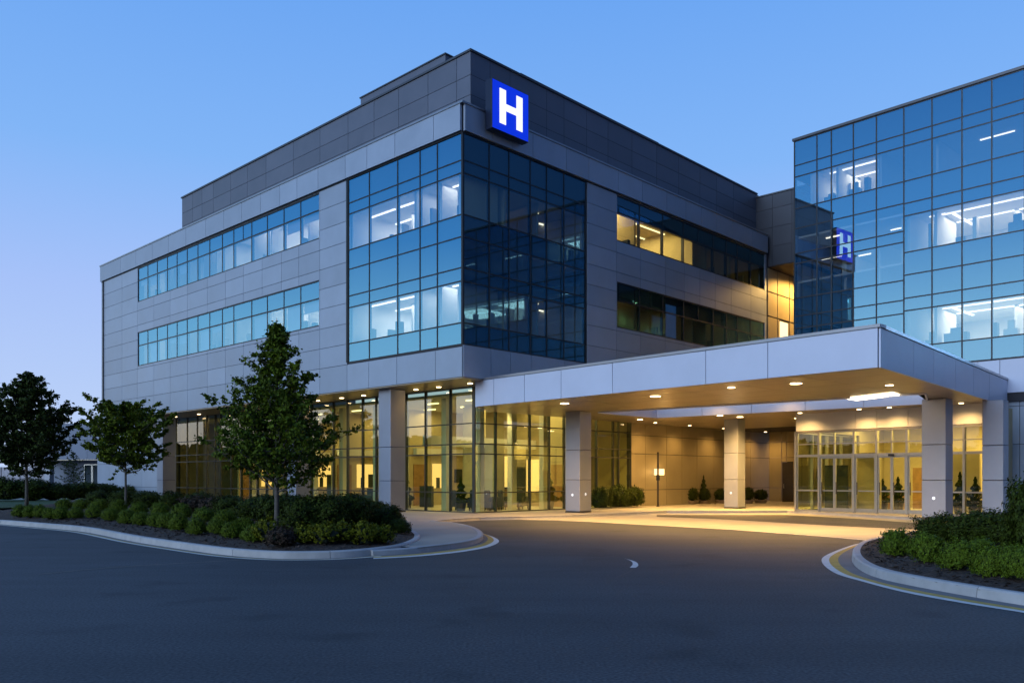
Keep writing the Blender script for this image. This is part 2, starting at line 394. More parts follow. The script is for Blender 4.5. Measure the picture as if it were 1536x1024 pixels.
curtain(PL, us_curtL, zs_curt, M['g_sky'], (1, 5))
curtain(PR, us_curtR, zs_curt, M['g_shaded'], (1, 3, 5), us_curtR_thin)
MB().prism([PL.P(-.03, .03, 0)[:2], PL.P(.06, .03, 0)[:2], PL.P(.06, -.12, 0)[:2], PR.P(.06, -.12, 0)[:2], PR.P(.06, .03, 0)[:2]], zs_curt[0], zs_curt[-1]).build('corner_post', M['frame'], hosp)
MB().box(PL, us_curtL[0]+.03, us_curtL[0]+.16, -.1, .04, zs_curt[0], zs_curt[-1]).build('corner_trim', M['frame'], hosp)

# --- rooms behind the glass
def room(p, u0, u1, z0, z1, depth, m, parent, fm=None, strips=(), power=0, color=WHITE, parts=(), sm='strip', front=-.38, name='interior_wall'):
    u0, u1 = min(u0, u1), max(u0, u1)
    mb = MB()
    mb.box(p, u0, u1, -depth-.1, -depth, z0, z1)
    mb.box(p, u0-.1, u0, -depth, front, z0, z1); mb.box(p, u1, u1+.1, -depth, front, z0, z1)
    for (x, d0, d1) in parts: mb.box(p, x-.06, x+.06, -d1, -d0, z0, z1-.002)
    mb.box(p, u0, u1, -depth, front, z1, z1+.1)
    w = mb.build(name, m, parent)
    MB().box(p, u0, u1, -depth, front, z0-.1, z0).build('floor', fm or m, parent)
    for (ua, ub, d0, d1) in strips:
        MB().box(p, ua, ub, -d1, -d0, z1-.05, z1-.002).build('strip_light', M[sm], parent)
    if power:
        n = max(1, round((u1-u0)/4.5))
        for i in range(n):
            um = u0 + (u1-u0)*(i+.5)/n
            area('ceiling_lamp', p.P(um, -depth*.5, z1-.1), (u1-u0)/n*.7, depth*.5, power*(u1-u0)/n/4.5, color, math.atan2(p.d[1], p.d[0]), parent)
    return w
def clutter(p, u0, u1, z0, z1, parent, n, seed):
    rc = random.Random(seed); mb = MB(); mb2 = MB()
    for k in range(n):
        u_ = u0 + (u1-u0)*(k+.2+.6*rc.random())/n; tall = rc.random() < .5; w_ = rc.uniform(.04, .12) if tall else rc.uniform(.2, .6); d_ = rc.uniform(.35, 1.6); h_ = rc.uniform(1.2, 1.8) if tall else rc.uniform(.7, 1.05)
        b_ = mb if rc.random() < .6 else mb2
        b_.box(p, u_-w_, u_+w_, -d_-.35, -d_, z0+.004, z0+h_)
        if not tall: b_.box(p, u_-w_*.5, u_+w_*.4, -d_-.28, -d_-.1, z0+h_+.002, z0+h_+rc.uniform(.15, .4))
    if mb.f: mb.build('cabinet', M['seat'], parent)
    if mb2.f: mb2.build('cabinet', M['soffit'], parent)
def rows(u0, u1, ds, wd=.09): return [(u0, u1, d, d+wd) for d in ds]
cuL = span(us_curtL)
for (z0, z1) in ((7.3, 10.0), (11.7, 14.3)):
    room(PL, 3.3, cuL[1]-.1, z0, z1, 6.5, M['room'], hosp, None,
         [(3.9, 5.6, 1.2, 1.3), (6.0, 8.4, 1.2, 1.3), (3.6, 6.0, 2.7, 2.8), (6.4, 8.8, 2.7, 2.8), (4.6, 7.4, 4.2, 4.3)], 210, (1, .95, .88),
         [(5.9, 2.2, 6.5), (8.0, 1.0, 3.2)], front=-.18)
    room(PR, 2.7, us_curtR[-1]-.1, z0, z1, 5.0, M['room'], hosp, None, [(5.6, 6.4, 1.6, 1.66), (7.6, 8.2, 2.6, 2.66)], 2.0, GOLD, [(5.2, .6, 5.0)], front=-.18)
    room(PL, .42, 3.15, z0, z1, 2.35, M['room'], hosp, None, [(.8, 2.6, 1.1, 1.18)], 60, (1, .95, .88), [(1.9, .5, 1.4)], front=-.18)
    clutter(PL, .6, cuL[1]-.3, z0, z1, hosp, 9, int(z0*10))
rbL = span(us_ribL)
for k, (z0, z1) in enumerate(((8.25, 11.6), (12.5, 15.86))):
    L0 = rbL[0]
    seq = [(L0, L0+5.2, 300), (L0+5.3, L0+11.4, 170 if k else 60), (L0+11.5, L0+17, 30), (L0+17.1, rbL[1], 40)]
    for (x0, x1, pw) in seq:
        room(PL, x0, x1, z0, z1, 5, M['room'], hosp, None, rows(x0+.5, x1-.5, (1.2, 2.7)) if pw > 20 else [(x0+1, x0+2.4, 1.5, 1.58)], pw, WHITE,
             [((x0*2+x1)/3, .5, 2.6)])
for k, z in enumerate(RIB):
    clutter(PL, rbL[0]+.2, rbL[1]-.3, 8.25 if k == 0 else 12.5, 11, hosp, 26, 40+k)
    rb_ = random.Random(70+k)
    for i in range(len(us_ribL)-1):
        if rb_.random() < .45:
            a_, b2_ = sorted((us_ribL[i], us_ribL[i+1])); f_ = rb_.choice((.25, .4, .65, 1.0))
            MB().box(PL, a_+.05, b2_-.05, -.19, -.18, z[1]-(z[1]-z[0])*f_, z[1]+.1).build('blind', M['pale'], hosp)
rbR = span(us_ribR)
R1 = rbR[0]
for k, (z0, z1) in enumerate(((8.25, 11.6), (12.5, 15.86))):
    room(PR, R1, PR.u(1048)-.06, z0, z1, 5.5, M['lobby'], hosp, None, rows(R1+.4, us_ribR[4]-1.4, (1.0, 2.2, 3.6)) if k else rows(R1+.5, R1+1.4, (1.6,)), 330 if k else 6, GOLD,
         [(us_ribR[1]+.3, .5, 1.8)], 'warmstrip')
    room(PR, PR.u(1048)+.06, rbR[1]-.05, z0, z1, 5.5, M['lobby'], hosp, None, [(us_ribR[4]+.3, us_ribR[4]+1.2, 1.2, 1.28), (us_ribR[6]+.3, us_ribR[6]+1, 1.2, 1.28)] if k else rows(us_ribR[5], us_ribR[6], (1.5,)), 5 if k else 3, GOLD,
         [(us_ribR[4], .5, 4), (us_ribR[6], .5, 4)], 'warmstrip')
    clutter(PR, R1+.2, rbR[1]-.3, z0, 11, hosp, 14, 90+k)

# --- ground floor: recessed glazing, soffit, columns
GL = PL.shift(-2.55); GO = (GL.o[0]-nR[0]*1.96, GL.o[1]-nR[1]*1.96)
GL = Plane(GO, dL, nL); GR = Plane(GO, dR, nR)
zg = [PV+.02, 1.02, 2.77, 3.22, 4.14, 5.78]
gus = [GL.u(x) for x in (710.5, 675, 638, 608.8, 586, 564, 543.7, 521, 500, 467)]
gus2 = [GL.u(x) for x in (467, 449, 429, 414, 399.6, 386, 375, 361.6, 347, 331, 322.6, 310, 296, 281, 264.5)]
cw = curtain(GL, gus, zg, M['g_ground'], range(5), w=.05, name='storefront', fm='storefront', front=.04)
curtain(GL, [gus[-1]-.0+.06] + gus2[1:], zg, M['g_ground'], range(5), w=.05, name='storefront', fm='storefront', front=.04)
gur = [GR.u(x) for x in (711.5, 744, 795, 824, 846.6, 871, 895, 920, 928, 946)]
curtain(GR, gur, zg, M['g_ground'], range(5), w=.05, name='storefront', fm='storefront', front=.04)
ge = GL.u(264.5); gend = GL.u(146)
MB().box(GL, ge+.03, gend, -.3, -.04, PV, Z_SOF).build('wall', M['joint'], hosp)
cladding(GL, [ge+.03] + [GL.u(x) for x in (236, 213, 188, 164)] + [gend], [PV, 1.0, 2.77, 4.3, Z_SOF], [], o0=-.04, o1=0).build('cladding', M['panel'], hosp)
# back wall of beige panels under the canopy
bx0, bx1 = GR.u(946.8), GR.u(1215)
MB().box(GR, bx0, bx1, -.3, -.04, PV, Z_SOF).build('wall', M['joint'], hosp)
cladding(GR, [bx0] + [GR.u(x) for x in (968, 1000, 1023, 1045.5, 1071, 1098, 1126, 1153.7, 1171)] + [bx1], [PV, 1.02, 3.02, 4.05, Z_SOF], [], gap=.03, o0=-.04, o1=0).build('cladding', M['beige'], hosp)
# soffit slab under the overhang, cut at the panel joints
mb = MB()
us = sorted([0.0] + [PL.u(x) for x in (160, 206.8, 256, 311.8, 366, 423, 480.6, 521.5, 554, 596, 640)] + [LEN_L])
for i in range(len(us)-1): mb.box(PL, us[i]+.006, us[i+1]-.006, -2.9, -.01, Z_SOF-.05, Z_SOF)
us = [2.95+2.2*i for i in range(16)]
for i in range(len(us)-1): mb.box(PR, us[i]+.006, us[i+1]-.006, -2.2, -.01, Z_SOF-.05, Z_SOF)
mb.build('soffit', M['soffit'], hosp)
def column(p, uc, off, size, z0, z1, parent, joints=(1.55, 3.1), buttons=False, m='column'):
    h = size/2; mb = MB(); zz = [z0+.06] + list(joints) + [z1]
    MB().box(p, uc-h+.03, uc+h-.03, off-h+.03, off+h-.03, z0-.1, z1).build('column', M['joint'], parent) if False else None
    core = MB().box(p, uc-h+.025, uc+h-.025, off-h+.025, off+h-.025, z0-.12, z1).build('column', M['joint'], parent)
    for i in range(len(zz)-1):
        mb.box(p, uc-h, uc+h, off-h, off+h, zz[i]+.008, zz[i+1]-.008)
    mb.build('column_cladding', M[m], core, bevel=.02)
    MB().box(p, uc-h-.01, uc+h+.01, off-h-.01, off+h+.01, z0-.1, z0+.055).build('base_plate', M['steel'], core)
    if buttons:
        b = MB()
        for (c, ax) in buttons:
            pt = Vector(c); 
            b.quad(*[tuple(pt + Vector((ax[0]*.06*math.cos(t*.524), ax[1]*.06*math.cos(t*.524), .06*math.sin(t*.524)))) for t in range(12)])
        b.build('marker_disc', M['letter'], core)
    return core
CS = .88
for xc in (588, 448, 249.5, 176):
    if xc == 176: continue
    q = PL.shift(-.95)
    column(q, q.u(xc), 0, CS, PV, Z_SOF-.05, hosp)
# recessed downlights
def downlight(c, z, parent, r=.13, power=60, ang=150, em='lamp', color=WARM):
    d = MB().cyl(c, r*1.25, z-.012, z+.02, 24).build('downlight', M['alu'], parent)
    MB().cyl(c, r, z-.022, z-.0125, 24).build('lens', M[em], d)
    spot('downlight_lamp', (c[0], c[1], z-.06), power, color, ang, .9, parent)
sofz = Z_SOF-.05
for (px, py) in ((690, 573), (648, 579), (615, 583), (537, 592), (507, 596), (470, 600), (440, 604), (405, 608), (370, 612), (340, 616), (305, 621), (270, 625), (236, 630)):
    c = G(px, py, sofz)
    v = (c[0]-C0[0], c[1]-C0[1]); u_ = v[0]*dL[0]+v[1]*dL[1]
    downlight(PL.P(u_, -1.55, 0)[:2], sofz, hosp, .11, 48)
# --- lobby behind the ground floor glass
lob = MB()
gLend = GL.u(262)
lobby_poly = [GL.P(.2, -.2, 0)[:2], GL.P(gLend, -.2, 0)[:2], GL.P(gLend, -9, 0)[:2], GR.P(14, -7.5, 0)[:2], GR.P(GR.u(946), -.2, 0)[:2]]
MB().prism(lobby_poly, PV-.1, PV+.012).build('floor', M['lobbyfloor'], hosp)
MB().prism(lobby_poly, 5.5, 5.6).build('ceiling', M['room'], hosp)
lw = MB()
lw.box(GL, 0.5, gLend, -8.6, -8.5, PV, 5.5)
lw.box(GR, GR.u(946)+.05, GR.u(946)+.15, -7, -.3, PV, 5.5)
lw.box(GL, gLend-.1, gLend, -8.5, -.3, PV, 5.5)
for (u_, d0, d1) in ((9.6, 4, 8.5), (14.4, 2.2, 8.5), (20, 3, 8.5), (26, 2.5, 8.5)): lw.box(GL, u_-.08, u_+.08, -d1, -d0, PV, 5.5)
for (u_, d0, h_) in ((2.3, 3.2, 3.4), (5.4, 4.6, 5.5), (12, 4, 5.5), (17.5, 5, 5.5)): lw.box(GL, u_-.35, u_+.35, -d0-.7, -d0, PV, h_)
lw.box(GR, 8.5, 9.4, -4.4, -3.6, PV, 5.5); lw.box(GR, 4.2, 5.0, -5.2, -4.4, PV, 5.5)
lw.build('interior_wall', M['lobby'], hosp)
lamps = MB()
for u_ in (2.5, 5.5, 8.5, 12, 16, 20, 24):
    for d_ in (2.2, 4.6): lamps.box(GL, u_-.45, u_+.45, -d_-.1, -d_, 5.44, 5.498)
for u_ in (2.5, 5.2, 8): lamps.box(GR, u_-.5, u_+.5, -1.8, -1.6, 5.44, 5.498)
lamps.build('strip_light', M['warmstrip'], hosp)
for u_ in (3, 7.5, 12, 17, 22): area('lobby_lamp', GL.P(u_, -5, 5.35), 3, 3, 120 if u_ < 9 else 150, GOLD, 0, hosp)
for u_ in (3.5, 8): area('lobby_lamp', GR.P(u_, -3, 5.35), 2.5, 2.5, 100, GOLD, 0, hosp)
for (u_, w_, z0, z1, mm) in ((2.4, .9, PV, 2.4, 'wood'), (5.3, 1.0, PV, 2.3, 'seat'), (8.9, 1.2, PV, 2.5, 'wood'), (13, 1.6, PV, 2.4, 'seat'), (16.5, 1.2, .9, 2.2, 'wood'), (19, 1.5, PV, 2.4, 'wood'), (23, 1.8, .8, 2.4, 'seat')):
    MB().box(GL, u_-w_/2, u_+w_/2, -8.49, -8.42, z0, z1).build('wall_panel', M[mm], hosp)
for (u_, d, h_) in ((7.4, 3.4, 1.25), (10.6, 3.0, 1.3), (15.6, 3.0, 1.3), (21, 2.5, 1.4)):
    MB().box(GL, u_-.5, u_+.5, -d-.15, -d, PV+.012, h_).build('partition_screen', M['seat'], hosp)
for (u_, d) in ((1.6, 1.6), (4.6, 2.6), (6.4, 6.4), (9.4, 2.2), (11.4, 6), (14, 1.8), (18.6, 2.2), (23, 1.8)):
    spot('lobby_spot', GL.P(u_, -d, 5.3), 420, GOLD, 80, .7, hosp)
for (u_, d) in ((3.0, 1.4), (6.0, 1.6), (9.0, 1.4)): spot('lobby_spot', GR.P(u_, -d, 5.3), 460, GOLD, 80, .7, hosp)
mb = MB()
for (u_, d) in ((.9, 1.0), (3.1, .9), (6.3, .9), (8.8, 1.1), (11.6, .9), (14.6, 1.0), (18.2, .9), (21.6, 1.0)): mb.box(GL, u_-.17, u_+.17, -d-.3, -d, PV+.012, 5.49)
for (u_, d) in ((1.1, .8), (3.5, .9), (5.8, .9)): mb.box(GR, u_-.17, u_+.17, -d-.3, -d, PV+.012, 5.49)
mb.build('interior_wall', M['room'], hosp)
for (u_, d0) in ((9.52, 4.3), (14.32, 2.5), (19.92, 3.3), (25.92, 2.8)):     # doors, pictures and sheets glowing like lit wall on the cross walls
    MB().box(GL, u_-.06, u_-.004, -d0-1.0, -d0, PV+.012, 2.45).build('lobby_door', M['wood'], hosp)
    MB().box(GL, u_-.05, u_-.004, -d0-2.9, -d0-1.4, 1.1, 2.5).build('glow_panel', M['wall_glow'], hosp)
    MB().box(GL, u_-.09, u_-.055, -d0-2.6, -d0-2.2, 1.1, 1.9).box(GL, u_-.10, u_-.055, -d0-1.9, -d0-1.65, 1.1, 1.7).build('shelf_unit', M['seat'], hosp)
    MB().box(GL, u_-.05, u_-.004, -d0-3.7, -d0-3.1, 1.4, 2.2).build('picture_frame', M['seat'], hosp)
    MB().box(GL, u_-.30, u_-.004, -d0-4.2, -d0-.0, 3.0, 3.35).build('bulkhead', M['room'], hosp)
MB().box(GR, .6, 11, -4.3, -4.0, 3.25, 3.75).build('bulkhead', M['room'], hosp)
# glowing sheets deep in the lobby, standing in for brightly lit back wall
for (u_, w_, z0, z1) in ((3.9, 1.5, .9, 2.7), (6.6, 1.7, 1.0, 2.9), (11, 1.2, 1.1, 2.6), (1.2, 1.0, 1.0, 2.6), (15, 1.3, 1.0, 2.5), (20.2, 1.2, 1.0, 2.6)):
    MB().box(GL, u_-w_/2, u_+w_/2, -8.48, -8.4, z0, z1).build('glow_panel', M['wall_glow'], hosp)

# --- link block bridging to the glass wing, and the lit recess below it
uB = LEN_R + .25
LB = Plane(PR.P(uB, 0, 0)[:2], (-dL[0], -dL[1]), nL)          # faces the camera, runs away to the right
lo, hi = -.9, 11
link = MB().box(LB, lo, hi, -7, -.03, 15.05, Z_PH-.3).build('link_block', M['joint'], hosp)
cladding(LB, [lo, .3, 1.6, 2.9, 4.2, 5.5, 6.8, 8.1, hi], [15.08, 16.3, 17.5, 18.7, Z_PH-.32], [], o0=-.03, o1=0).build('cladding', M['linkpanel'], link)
MB().box(LB, lo, hi, -.4, .05, Z_PH-.3, Z_PH-.22).build('coping', M['darkcoping'], link)
RW = LB.shift(-6.5)
MB().box(RW, -1.0, hi, -.3, -.04, 5.8, 15.04).build('wall', M['joint'], hosp)
wn = (1.75, 3.1, 10.2, 11.9)
cladding(PR, [LEN_R+.16, LEN_R+1.5, LEN_R+3.2, LEN_R+5, LEN_R+6.6], [5.9, 7.3, 8.7, 10.0, 11.95, 13.5, 15.02], [(LEN_R+1.75, LEN_R+3.1, 10.2, 11.9)], gap=.09).build('cladding', M['beige'], hosp)
RG = LB.shift(-2.6)
MB().box(RG, .0, hi, -.3, -.04, PV, 5.69).build('wall', M['joint'], hosp)
dhole = (RG.u(1173), RG.u(1190), PV, 2.75)
cladding(RG, [0, RG.u(1153.7), RG.u(1172)] + [RG.u(1172)+1.4*i for i in range(1, 5)], [PV, 1.02, 3.02, 4.05, 5.69], [dhole], gap=.03, o0=-.04, o1=0).build('cladding', M['beige'], hosp)
dr = MB().box(RG, dhole[0]+.02, dhole[1]-.02, -.035, -.005, PV, 2.7).build('service_door', M['steel'], hosp)
MB().box(RG, dhole[0]+.12, dhole[0]+.16, 0, .06, 1.0, 1.3).build('handle', M['alu'], dr)
cladding(RW, [-1, 1.5, 3.3, 5.1, 7, hi], [5.9, 7.3, 8.7, 10.0, 11.95, 13.5, 15.02], [], gap=.05, o0=-.04, o1=0).build('cladding', M['beige'], hosp)
MB().box(PR, LEN_R+1.8, LEN_R+3.0, .005, .02, 6.9, 8.5).build('glow_panel', M['shade'], hosp)  # glowing sheet in place of a lower lit window
wn = (LEN_R+1.75, LEN_R+3.1, 10.2, 11.9)
wd = MB().box(PR, wn[0], wn[1], -.003, .03, wn[2], wn[2]+.06).box(PR, wn[0], wn[1], -.003, .03, wn[3]-.06, wn[3]).box(PR, wn[0], wn[0]+.06, -.003, .03, wn[2]+.06, wn[3]-.06).box(PR, wn[1]-.06, wn[1], -.003, .03, wn[2]+.06, wn[3]-.06).build('window', M['frame'], hosp)
MB().pane(PR, wn[0]+.06, wn[1]-.06, .006, wn[2]+.06, wn[3]-.06).build('pane', M['shade'], wd, fix=False)  # the pane itself glows in place of a lit room behind
for (x, d, z, pw) in ((1.6, -3.2, 14.9, 2300), (1.0, -2.6, 10.9, 420), (1.2, -2.0, 7.4, 350)):
    spot('recess_lamp', LB.P(x, d, z), pw, (1, .55, .14), 165, .6, hosp)
downlight(LB.P(1.5, -3.2, 0)[:2], 15.05, hosp, .12, 60, 165)
MB().box(LB, .05, hi, -6.4, -.04, 5.7, 5.8).build('floor', M['soffit'], hosp)

# ------------------------------------------------------------------ glass wing on the right
b_ = math.atan2(1262, 768+400)
dT = (math.cos(b_), -math.sin(b_)); nT = (-math.sin(b_), -math.cos(b_))
T0 = ((1190.5-HX)/F*42.5, 42.5)
PT = Plane(T0, dT, nT)
wing = thing('glass_wing', (*T0, 0), 'blue glass curtain walled wing with lit offices right of the canopy', 'building')
cA = [PT.u(x) for x in (1191.8, 1225.4, 1247, 1280, 1314.6, 1355.8)]
cB = [PT.u(x) for x in (1355.8, 1398, 1443, 1487.7, 1537)]
st = cB[-1]-cB[-2]; cB += [cB[-1]+st*i for i in range(1, 5)]
zA = [6.72, 7.65, 9.2, 9.81, 10.72, 12.47, 12.97, 14.23, 15.23, 16.83, 17.40, 18.63]
zB = [6.72, 7.65, 9.31, 9.88, 10.94, 11.97, 13.64, 14.21, 15.23, 16.83, 17.40, 18.63]
curtain(PT, cA, zA, M['g_tower'], (1, 4, 6, 8), parent=wing)
curtain(PT, cB, zB, M['g_tower'], (1, 5, 8), parent=wing, skip=True)
tw = cB[-1]
PTs = Plane(T0, (-nT[0], -nT[1]), (-dT[0], -dT[1]))            # the short return on the left end
curtain(PTs, [0.06, 1.9, 3.8, 5.7, 7.6], zA, M['g_tower'], (1, 4, 8), parent=wing)
MB().box(PT, -.05, tw+.1, -.5, .07, 18.66, 18.78).build('coping', M['darkcoping'], wing)
MB().box(PT, .02, tw, -20, -.52, 18.5, 18.6).build('roof', M['joint'], wing)
# wall below the glass
cladding(PT, [PT.u(x) for x in (1300, 1360, 1420, 1467, 1500)] + [PT.u(1500)+1.8*i for i in range(1, 6)], [5.25, 6.68], [], o0=-.04, o1=.02).build('bottom_band', M['canopy'], wing)
MB().box(PT, .0, tw, -.4, -.05, 4.9, 6.69).build('wall', M['joint'], wing)
uw = PT.u(1492)
MB().box(PT, uw, tw, -.6, -.25, PV, 5.25).build('wall', M['joint'], wing)
cladding(PT, [uw] + [PT.u(1527), PT.u(1560), PT.u(1600), tw], [PV, 1.55, 3.1, 4.7, 5.22], [], o0=-.25, o1=-.21).build('cladding', M['panel'], wing)
# offices
for (z0, z1, lit) in ((7.3, 9.45, 'B'), (11.6, 13.75, 'B'), (14.9, 16.95, 'A')):
    if lit == 'B':
        room(PT, cB[0]+.2, tw, z0, z1, 6, M['room'], wing, None, rows(cB[0]+1.2, tw-.3, (1.3, 3.0), .1) + [(cB[1]+.3, cB[1]+.42, 1.5, 4)], 190, (1, .88, .70), [(cB[1]-.1, .7, 3), (cB[3]+.1, 2.8, 6)], front=-.2)
        room(PT, .15, cB[0]+.08, z0, z1+1.0 if z0 < 8 else z1, 6, M['room'], wing, None, [(1.2, 1.9, 1, 1.07), (4.0, 4.7, 2, 2.07), (6.1, 6.8, 1.2, 1.27)], 4 if z0 > 8 else 1.2, WHITE, [(2.3, .6, 4), (5.2, .5, 3)], front=-.2)
    else:
        room(PT, .9, cA[4]+.0, z0, z1, 6, M['room'], wing, None, rows(1.4, cA[4]-.3, (1.0, 2.4), .1), 170, (1, .90, .74), [(2.0, .6, 3)], front=-.2)
        room(PT, cA[4]+.15, tw, z0, z1, 6, M['room'], wing, None, [(8, 9.4, 2, 2.05), (12, 12.8, 1.6, 1.65)], 1.6, WHITE, [(cB[1], .6, 4)], front=-.2)
room(PT, .15, cA[4], 10.3, 12.7, 5, M['room'], wing, None, [(1.0, 2.2, .9, .97), (2.6, 3.2, 1.6, 1.67)], 3, GOLD, [(2.4, .6, 5)], front=-.2)

for z0 in (7.3, 11.6): clutter(PT, cB[0]+.3, tw-1, z0, 13, wing, 8, int(z0*7))
clutter(PT, 1.2, cA[4]-.2, 14.9, 16, wing, 5, 3)
# entrance front (glazed vestibule) under the canopy
PE = Plane(((1193-HX)/F*39.9, 39.9), dT, nT)
ue = [PE.u(x) for x in (1193.6, 1228.5, 1281, 1315, 1360.5, 1408, 1446, 1479)]
zE = [PV+.04, 1.1, 2.72, 3.82]
mb = MB(); h = .045
for u_ in ue: mb.box(PE, u_-h, u_+h, -.14, .05, PV+.01, 3.86)
for i in range(len(ue)-1):
    for z in ((3.82, .05), (2.72, .055)): mb.box(PE, ue[i]+h, ue[i+1]-h, -.14, .04, z[0]-z[1], z[0]+z[1])
    if i in (0, 5, 6):
        mb.box(PE, ue[i]+h, ue[i+1]-h, -.12, .03, 1.07, 1.13); mb.box(PE, ue[i]+h, ue[i+1]-h, -.12, .03, PV+.01, PV+.09)
    mb.box(PE, ue[i]+h, ue[i+1]-h, -.1, .02, 3.24, 3.28)
for x in (1251.5, 1337.5): mb.box(PE, PE.u(x)-.025, PE.u(x)+.025, -.1, .02, 2.775, 3.77)
ent = mb.build('entrance_front', M['alu'], wing)
gl = MB()
for i in range(len(ue)-1):
    gl.pane(PE, ue[i]+h, ue[i+1]-h, -.05, 2.775, 3.77)
    if i in (0, 5, 6): gl.pane(PE, ue[i]+h, ue[i+1]-h, -.05, PV+.09, 2.665)
gl.build('glazing', M['g_door'], ent, fix=False)
def sliding_door(u0, u1):
    w = .055; mb = MB()
    mb.box(PE, u0, u0+w, -.09, .0, PV+.03, 2.66); mb.box(PE, u1-w, u1, -.09, .0, PV+.03, 2.66)
    mb.box(PE, u0+w, u1-w, -.09, .0, 2.58, 2.66); mb.box(PE, u0+w, u1-w, -.09, .0, PV+.03, PV+.2); mb.box(PE, u0+w, u1-w, -.08, -.01, 1.08, 1.13)
    d = mb.build('sliding_door', M['alu'], wing)
    MB().pane(PE, u0+w, u1-w, -.045, PV+.2, 1.08).pane(PE, u0+w, u1-w, -.045, 1.13, 2.58).build('pane', M['g_door'], d, fix=False)
    MB().box(PE, u0+w+.03, u0+w+.06, .01, .06, .95, 1.5).build('handle', M['steel'], d)
for (u0, u1) in ((ue[1]+h, PE.u(1251.5)), (PE.u(1251.5), ue[2]-h), (ue[2]+h, ue[3]-h), (ue[3]+h, PE.u(1337.5)), (PE.u(1337.5), ue[4]-h), (ue[4]+h, ue[5]-h)):
    sliding_door(u0+.004, u1-.004)
MB().box(PE, PE.u(1334), PE.u(1342), .05, .14, 2.63, 2.73).build('door_sensor', M['frame'], wing)
cladding(PE, ue[:1] + [PE.u(x) for x in (1283, 1315, 1362, 1420)] + [ue[-1]], [3.88, 4.72], [], o0=-.1, o1=.0).build('header_panel', M['canopy'], wing)
MB().box(PE, ue[0]-.05, ue[-1], -.3, -.11, 3.87, 4.7).build('header', M['joint'], wing)
# left return of the vestibule and its inside
PEs = Plane(PE.P(0, 0, 0)[:2], (-nT[0], -nT[1]), (-dT[0], -dT[1]))
curtain(PEs, [.06, 1.5, 3.0, 4.5, 6.0], [PV+.03, 1.1, 2.72, 3.82], M['g_door'], range(3), w=.07, parent=wing, name='side_glazing', fm='alu')
MB().box(PEs, 0.12, 6.05, -.3, -.1, 3.88, 4.69).build('header', M['beige'], wing)
MB().box(PEs, 6.06, 17, -.3, -.1, PV, 4.69).build('wall', M['beige'], wing)
v = MB(); v.box(PE, .1, ue[-1]+.1, -9.1, -9.0, PV, 4.6); v.box(PE, ue[-1]+.1, ue[-1]+.2, -9, -.2, PV, 4.6)
for (u_, d0, d1) in ((2.1, 3.2, 3.4), (5.9, 5.0, 5.2)): v.box(PE, u_-.9, u_+.5, -d1, -d0, PV, 2.9)
v.box(PE, .1, ue[-1]+.1, -9, -.2, 4.45, 4.55)
MB().box(PE, .35, 1.5, -2.3, -2.2, PV+.01, 2.3).build('partition_screen', M['seat'], wing)
MB().box(PE, 2.6, 3.3, -7.2, -7.05, PV+.01, 2.2).build('partition_screen', M['wood'], wing)
v.build('interior_wall', M['lobby'], wing)
MB().box(PE, .1, ue[-1]+.1, -9, -.02, PV-.1, PV+.008).build('floor', M['lobbyfloor'], wing)
for (u_, d) in ((2, 2.0), (4.4, 2.0), (6.6, 2.0), (3.2, 4.5), (6.5, 4.5)):
    MB().box(PE, u_-.6, u_+.6, -d-.1, -d, 4.39, 4.448).build('strip_light', M['warmstrip'], wing)
for u_ in (2.0, 5.0, 8.0): area('vestibule_lamp', PE.P(u_, -5.5, 4.3), 2.2, 3, 200, GOLD, 0, wing)
area('vestibule_lamp', PE.P(6.5, -7.5, 4.3), 3, 1, 300, (1, .68, .26), 0, wing)

# ------------------------------------------------------------------ entrance canopy
ZC0, ZC1 = 4.7, 5.86
A_ = G(714, 610, ZC0) if False else ((714-HX)/F*35.7, 35.7)
B_ = ((1318-HX)/F*22.94, 22.94); D_ = ((1509-HX)/F*35.4, 35.4)
def lerp(p, q, t): return (p[0]+(q[0]-p[0])*t, p[1]+(q[1]-p[1])*t)
def unit(p, q):
    L_ = math.hypot(q[0]-p[0], q[1]-p[1]); return ((q[0]-p[0])/L_, (q[1]-p[1])/L_), L_
e1, L1 = unit(A_, B_); n1 = (e1[1], -e1[0])
if n1[1] > 0: n1 = (-n1[0], -n1[1])
FC = Plane(A_, e1, n1)
e2, L2 = unit(B_, D_); n2 = (e2[1], -e2[0])
if n2[0] < 0: n2 = (-n2[0], -n2[1])
FS = Plane(B_, e2, n2)
E_ = GR.P(GR.u(1200), -.0, 0)[:2]; E0_ = GR.P(1.0, .0, 0)[:2]
cano = thing('entrance_canopy', (*A_, 0), 'large flat silver entrance canopy on square columns over the lit driveway', 'canopy')
# light well
Hn = [G(897, 617.5, ZC0), G(1388, 589, ZC0)]; Hf = [G(985, 625, ZC0), G(1392, 603.5, ZC0)]
Hn = [FC.P(0, 0, 0)[:2]] and Hn
hole = [Hn[0], Hn[1], Hf[1], Hf[0]]
outer = [A_, B_, D_, E_, E0_]
def ring(z, up):
    bm = bmesh.new()
    vo = [bm.verts.new((x, y, z)) for x, y in outer]; vh = [bm.verts.new((x, y, z)) for x, y in hole]
    ed = [bm.edges.new((l[i], l[(i+1) % len(l)])) for l in (vo, vh) for i in range(len(l))]
    bmesh.ops.triangle_fill(bm, edges=ed, use_beauty=True)
    vs = [tuple(v.co) for v in bm.verts]; bm.verts.index_update()
    fs = [tuple(v.index for v in f.verts) for f in bm.faces]; bm.free(); return vs, fs
mb = MB()
for z in (ZC0+.03, ZC1-.07):
    vs, fs = ring(z, z > 5); b = len(mb.v); mb.v += vs; mb.f += [tuple(b+i for i in f) for f in fs]
for i in range(3, 5):
    p, q = outer[i], outer[(i+1) % 5]; mb.quad((*p, ZC0+.03), (*q, ZC0+.03), (*q, ZC1-.07), (*p, ZC1-.07))
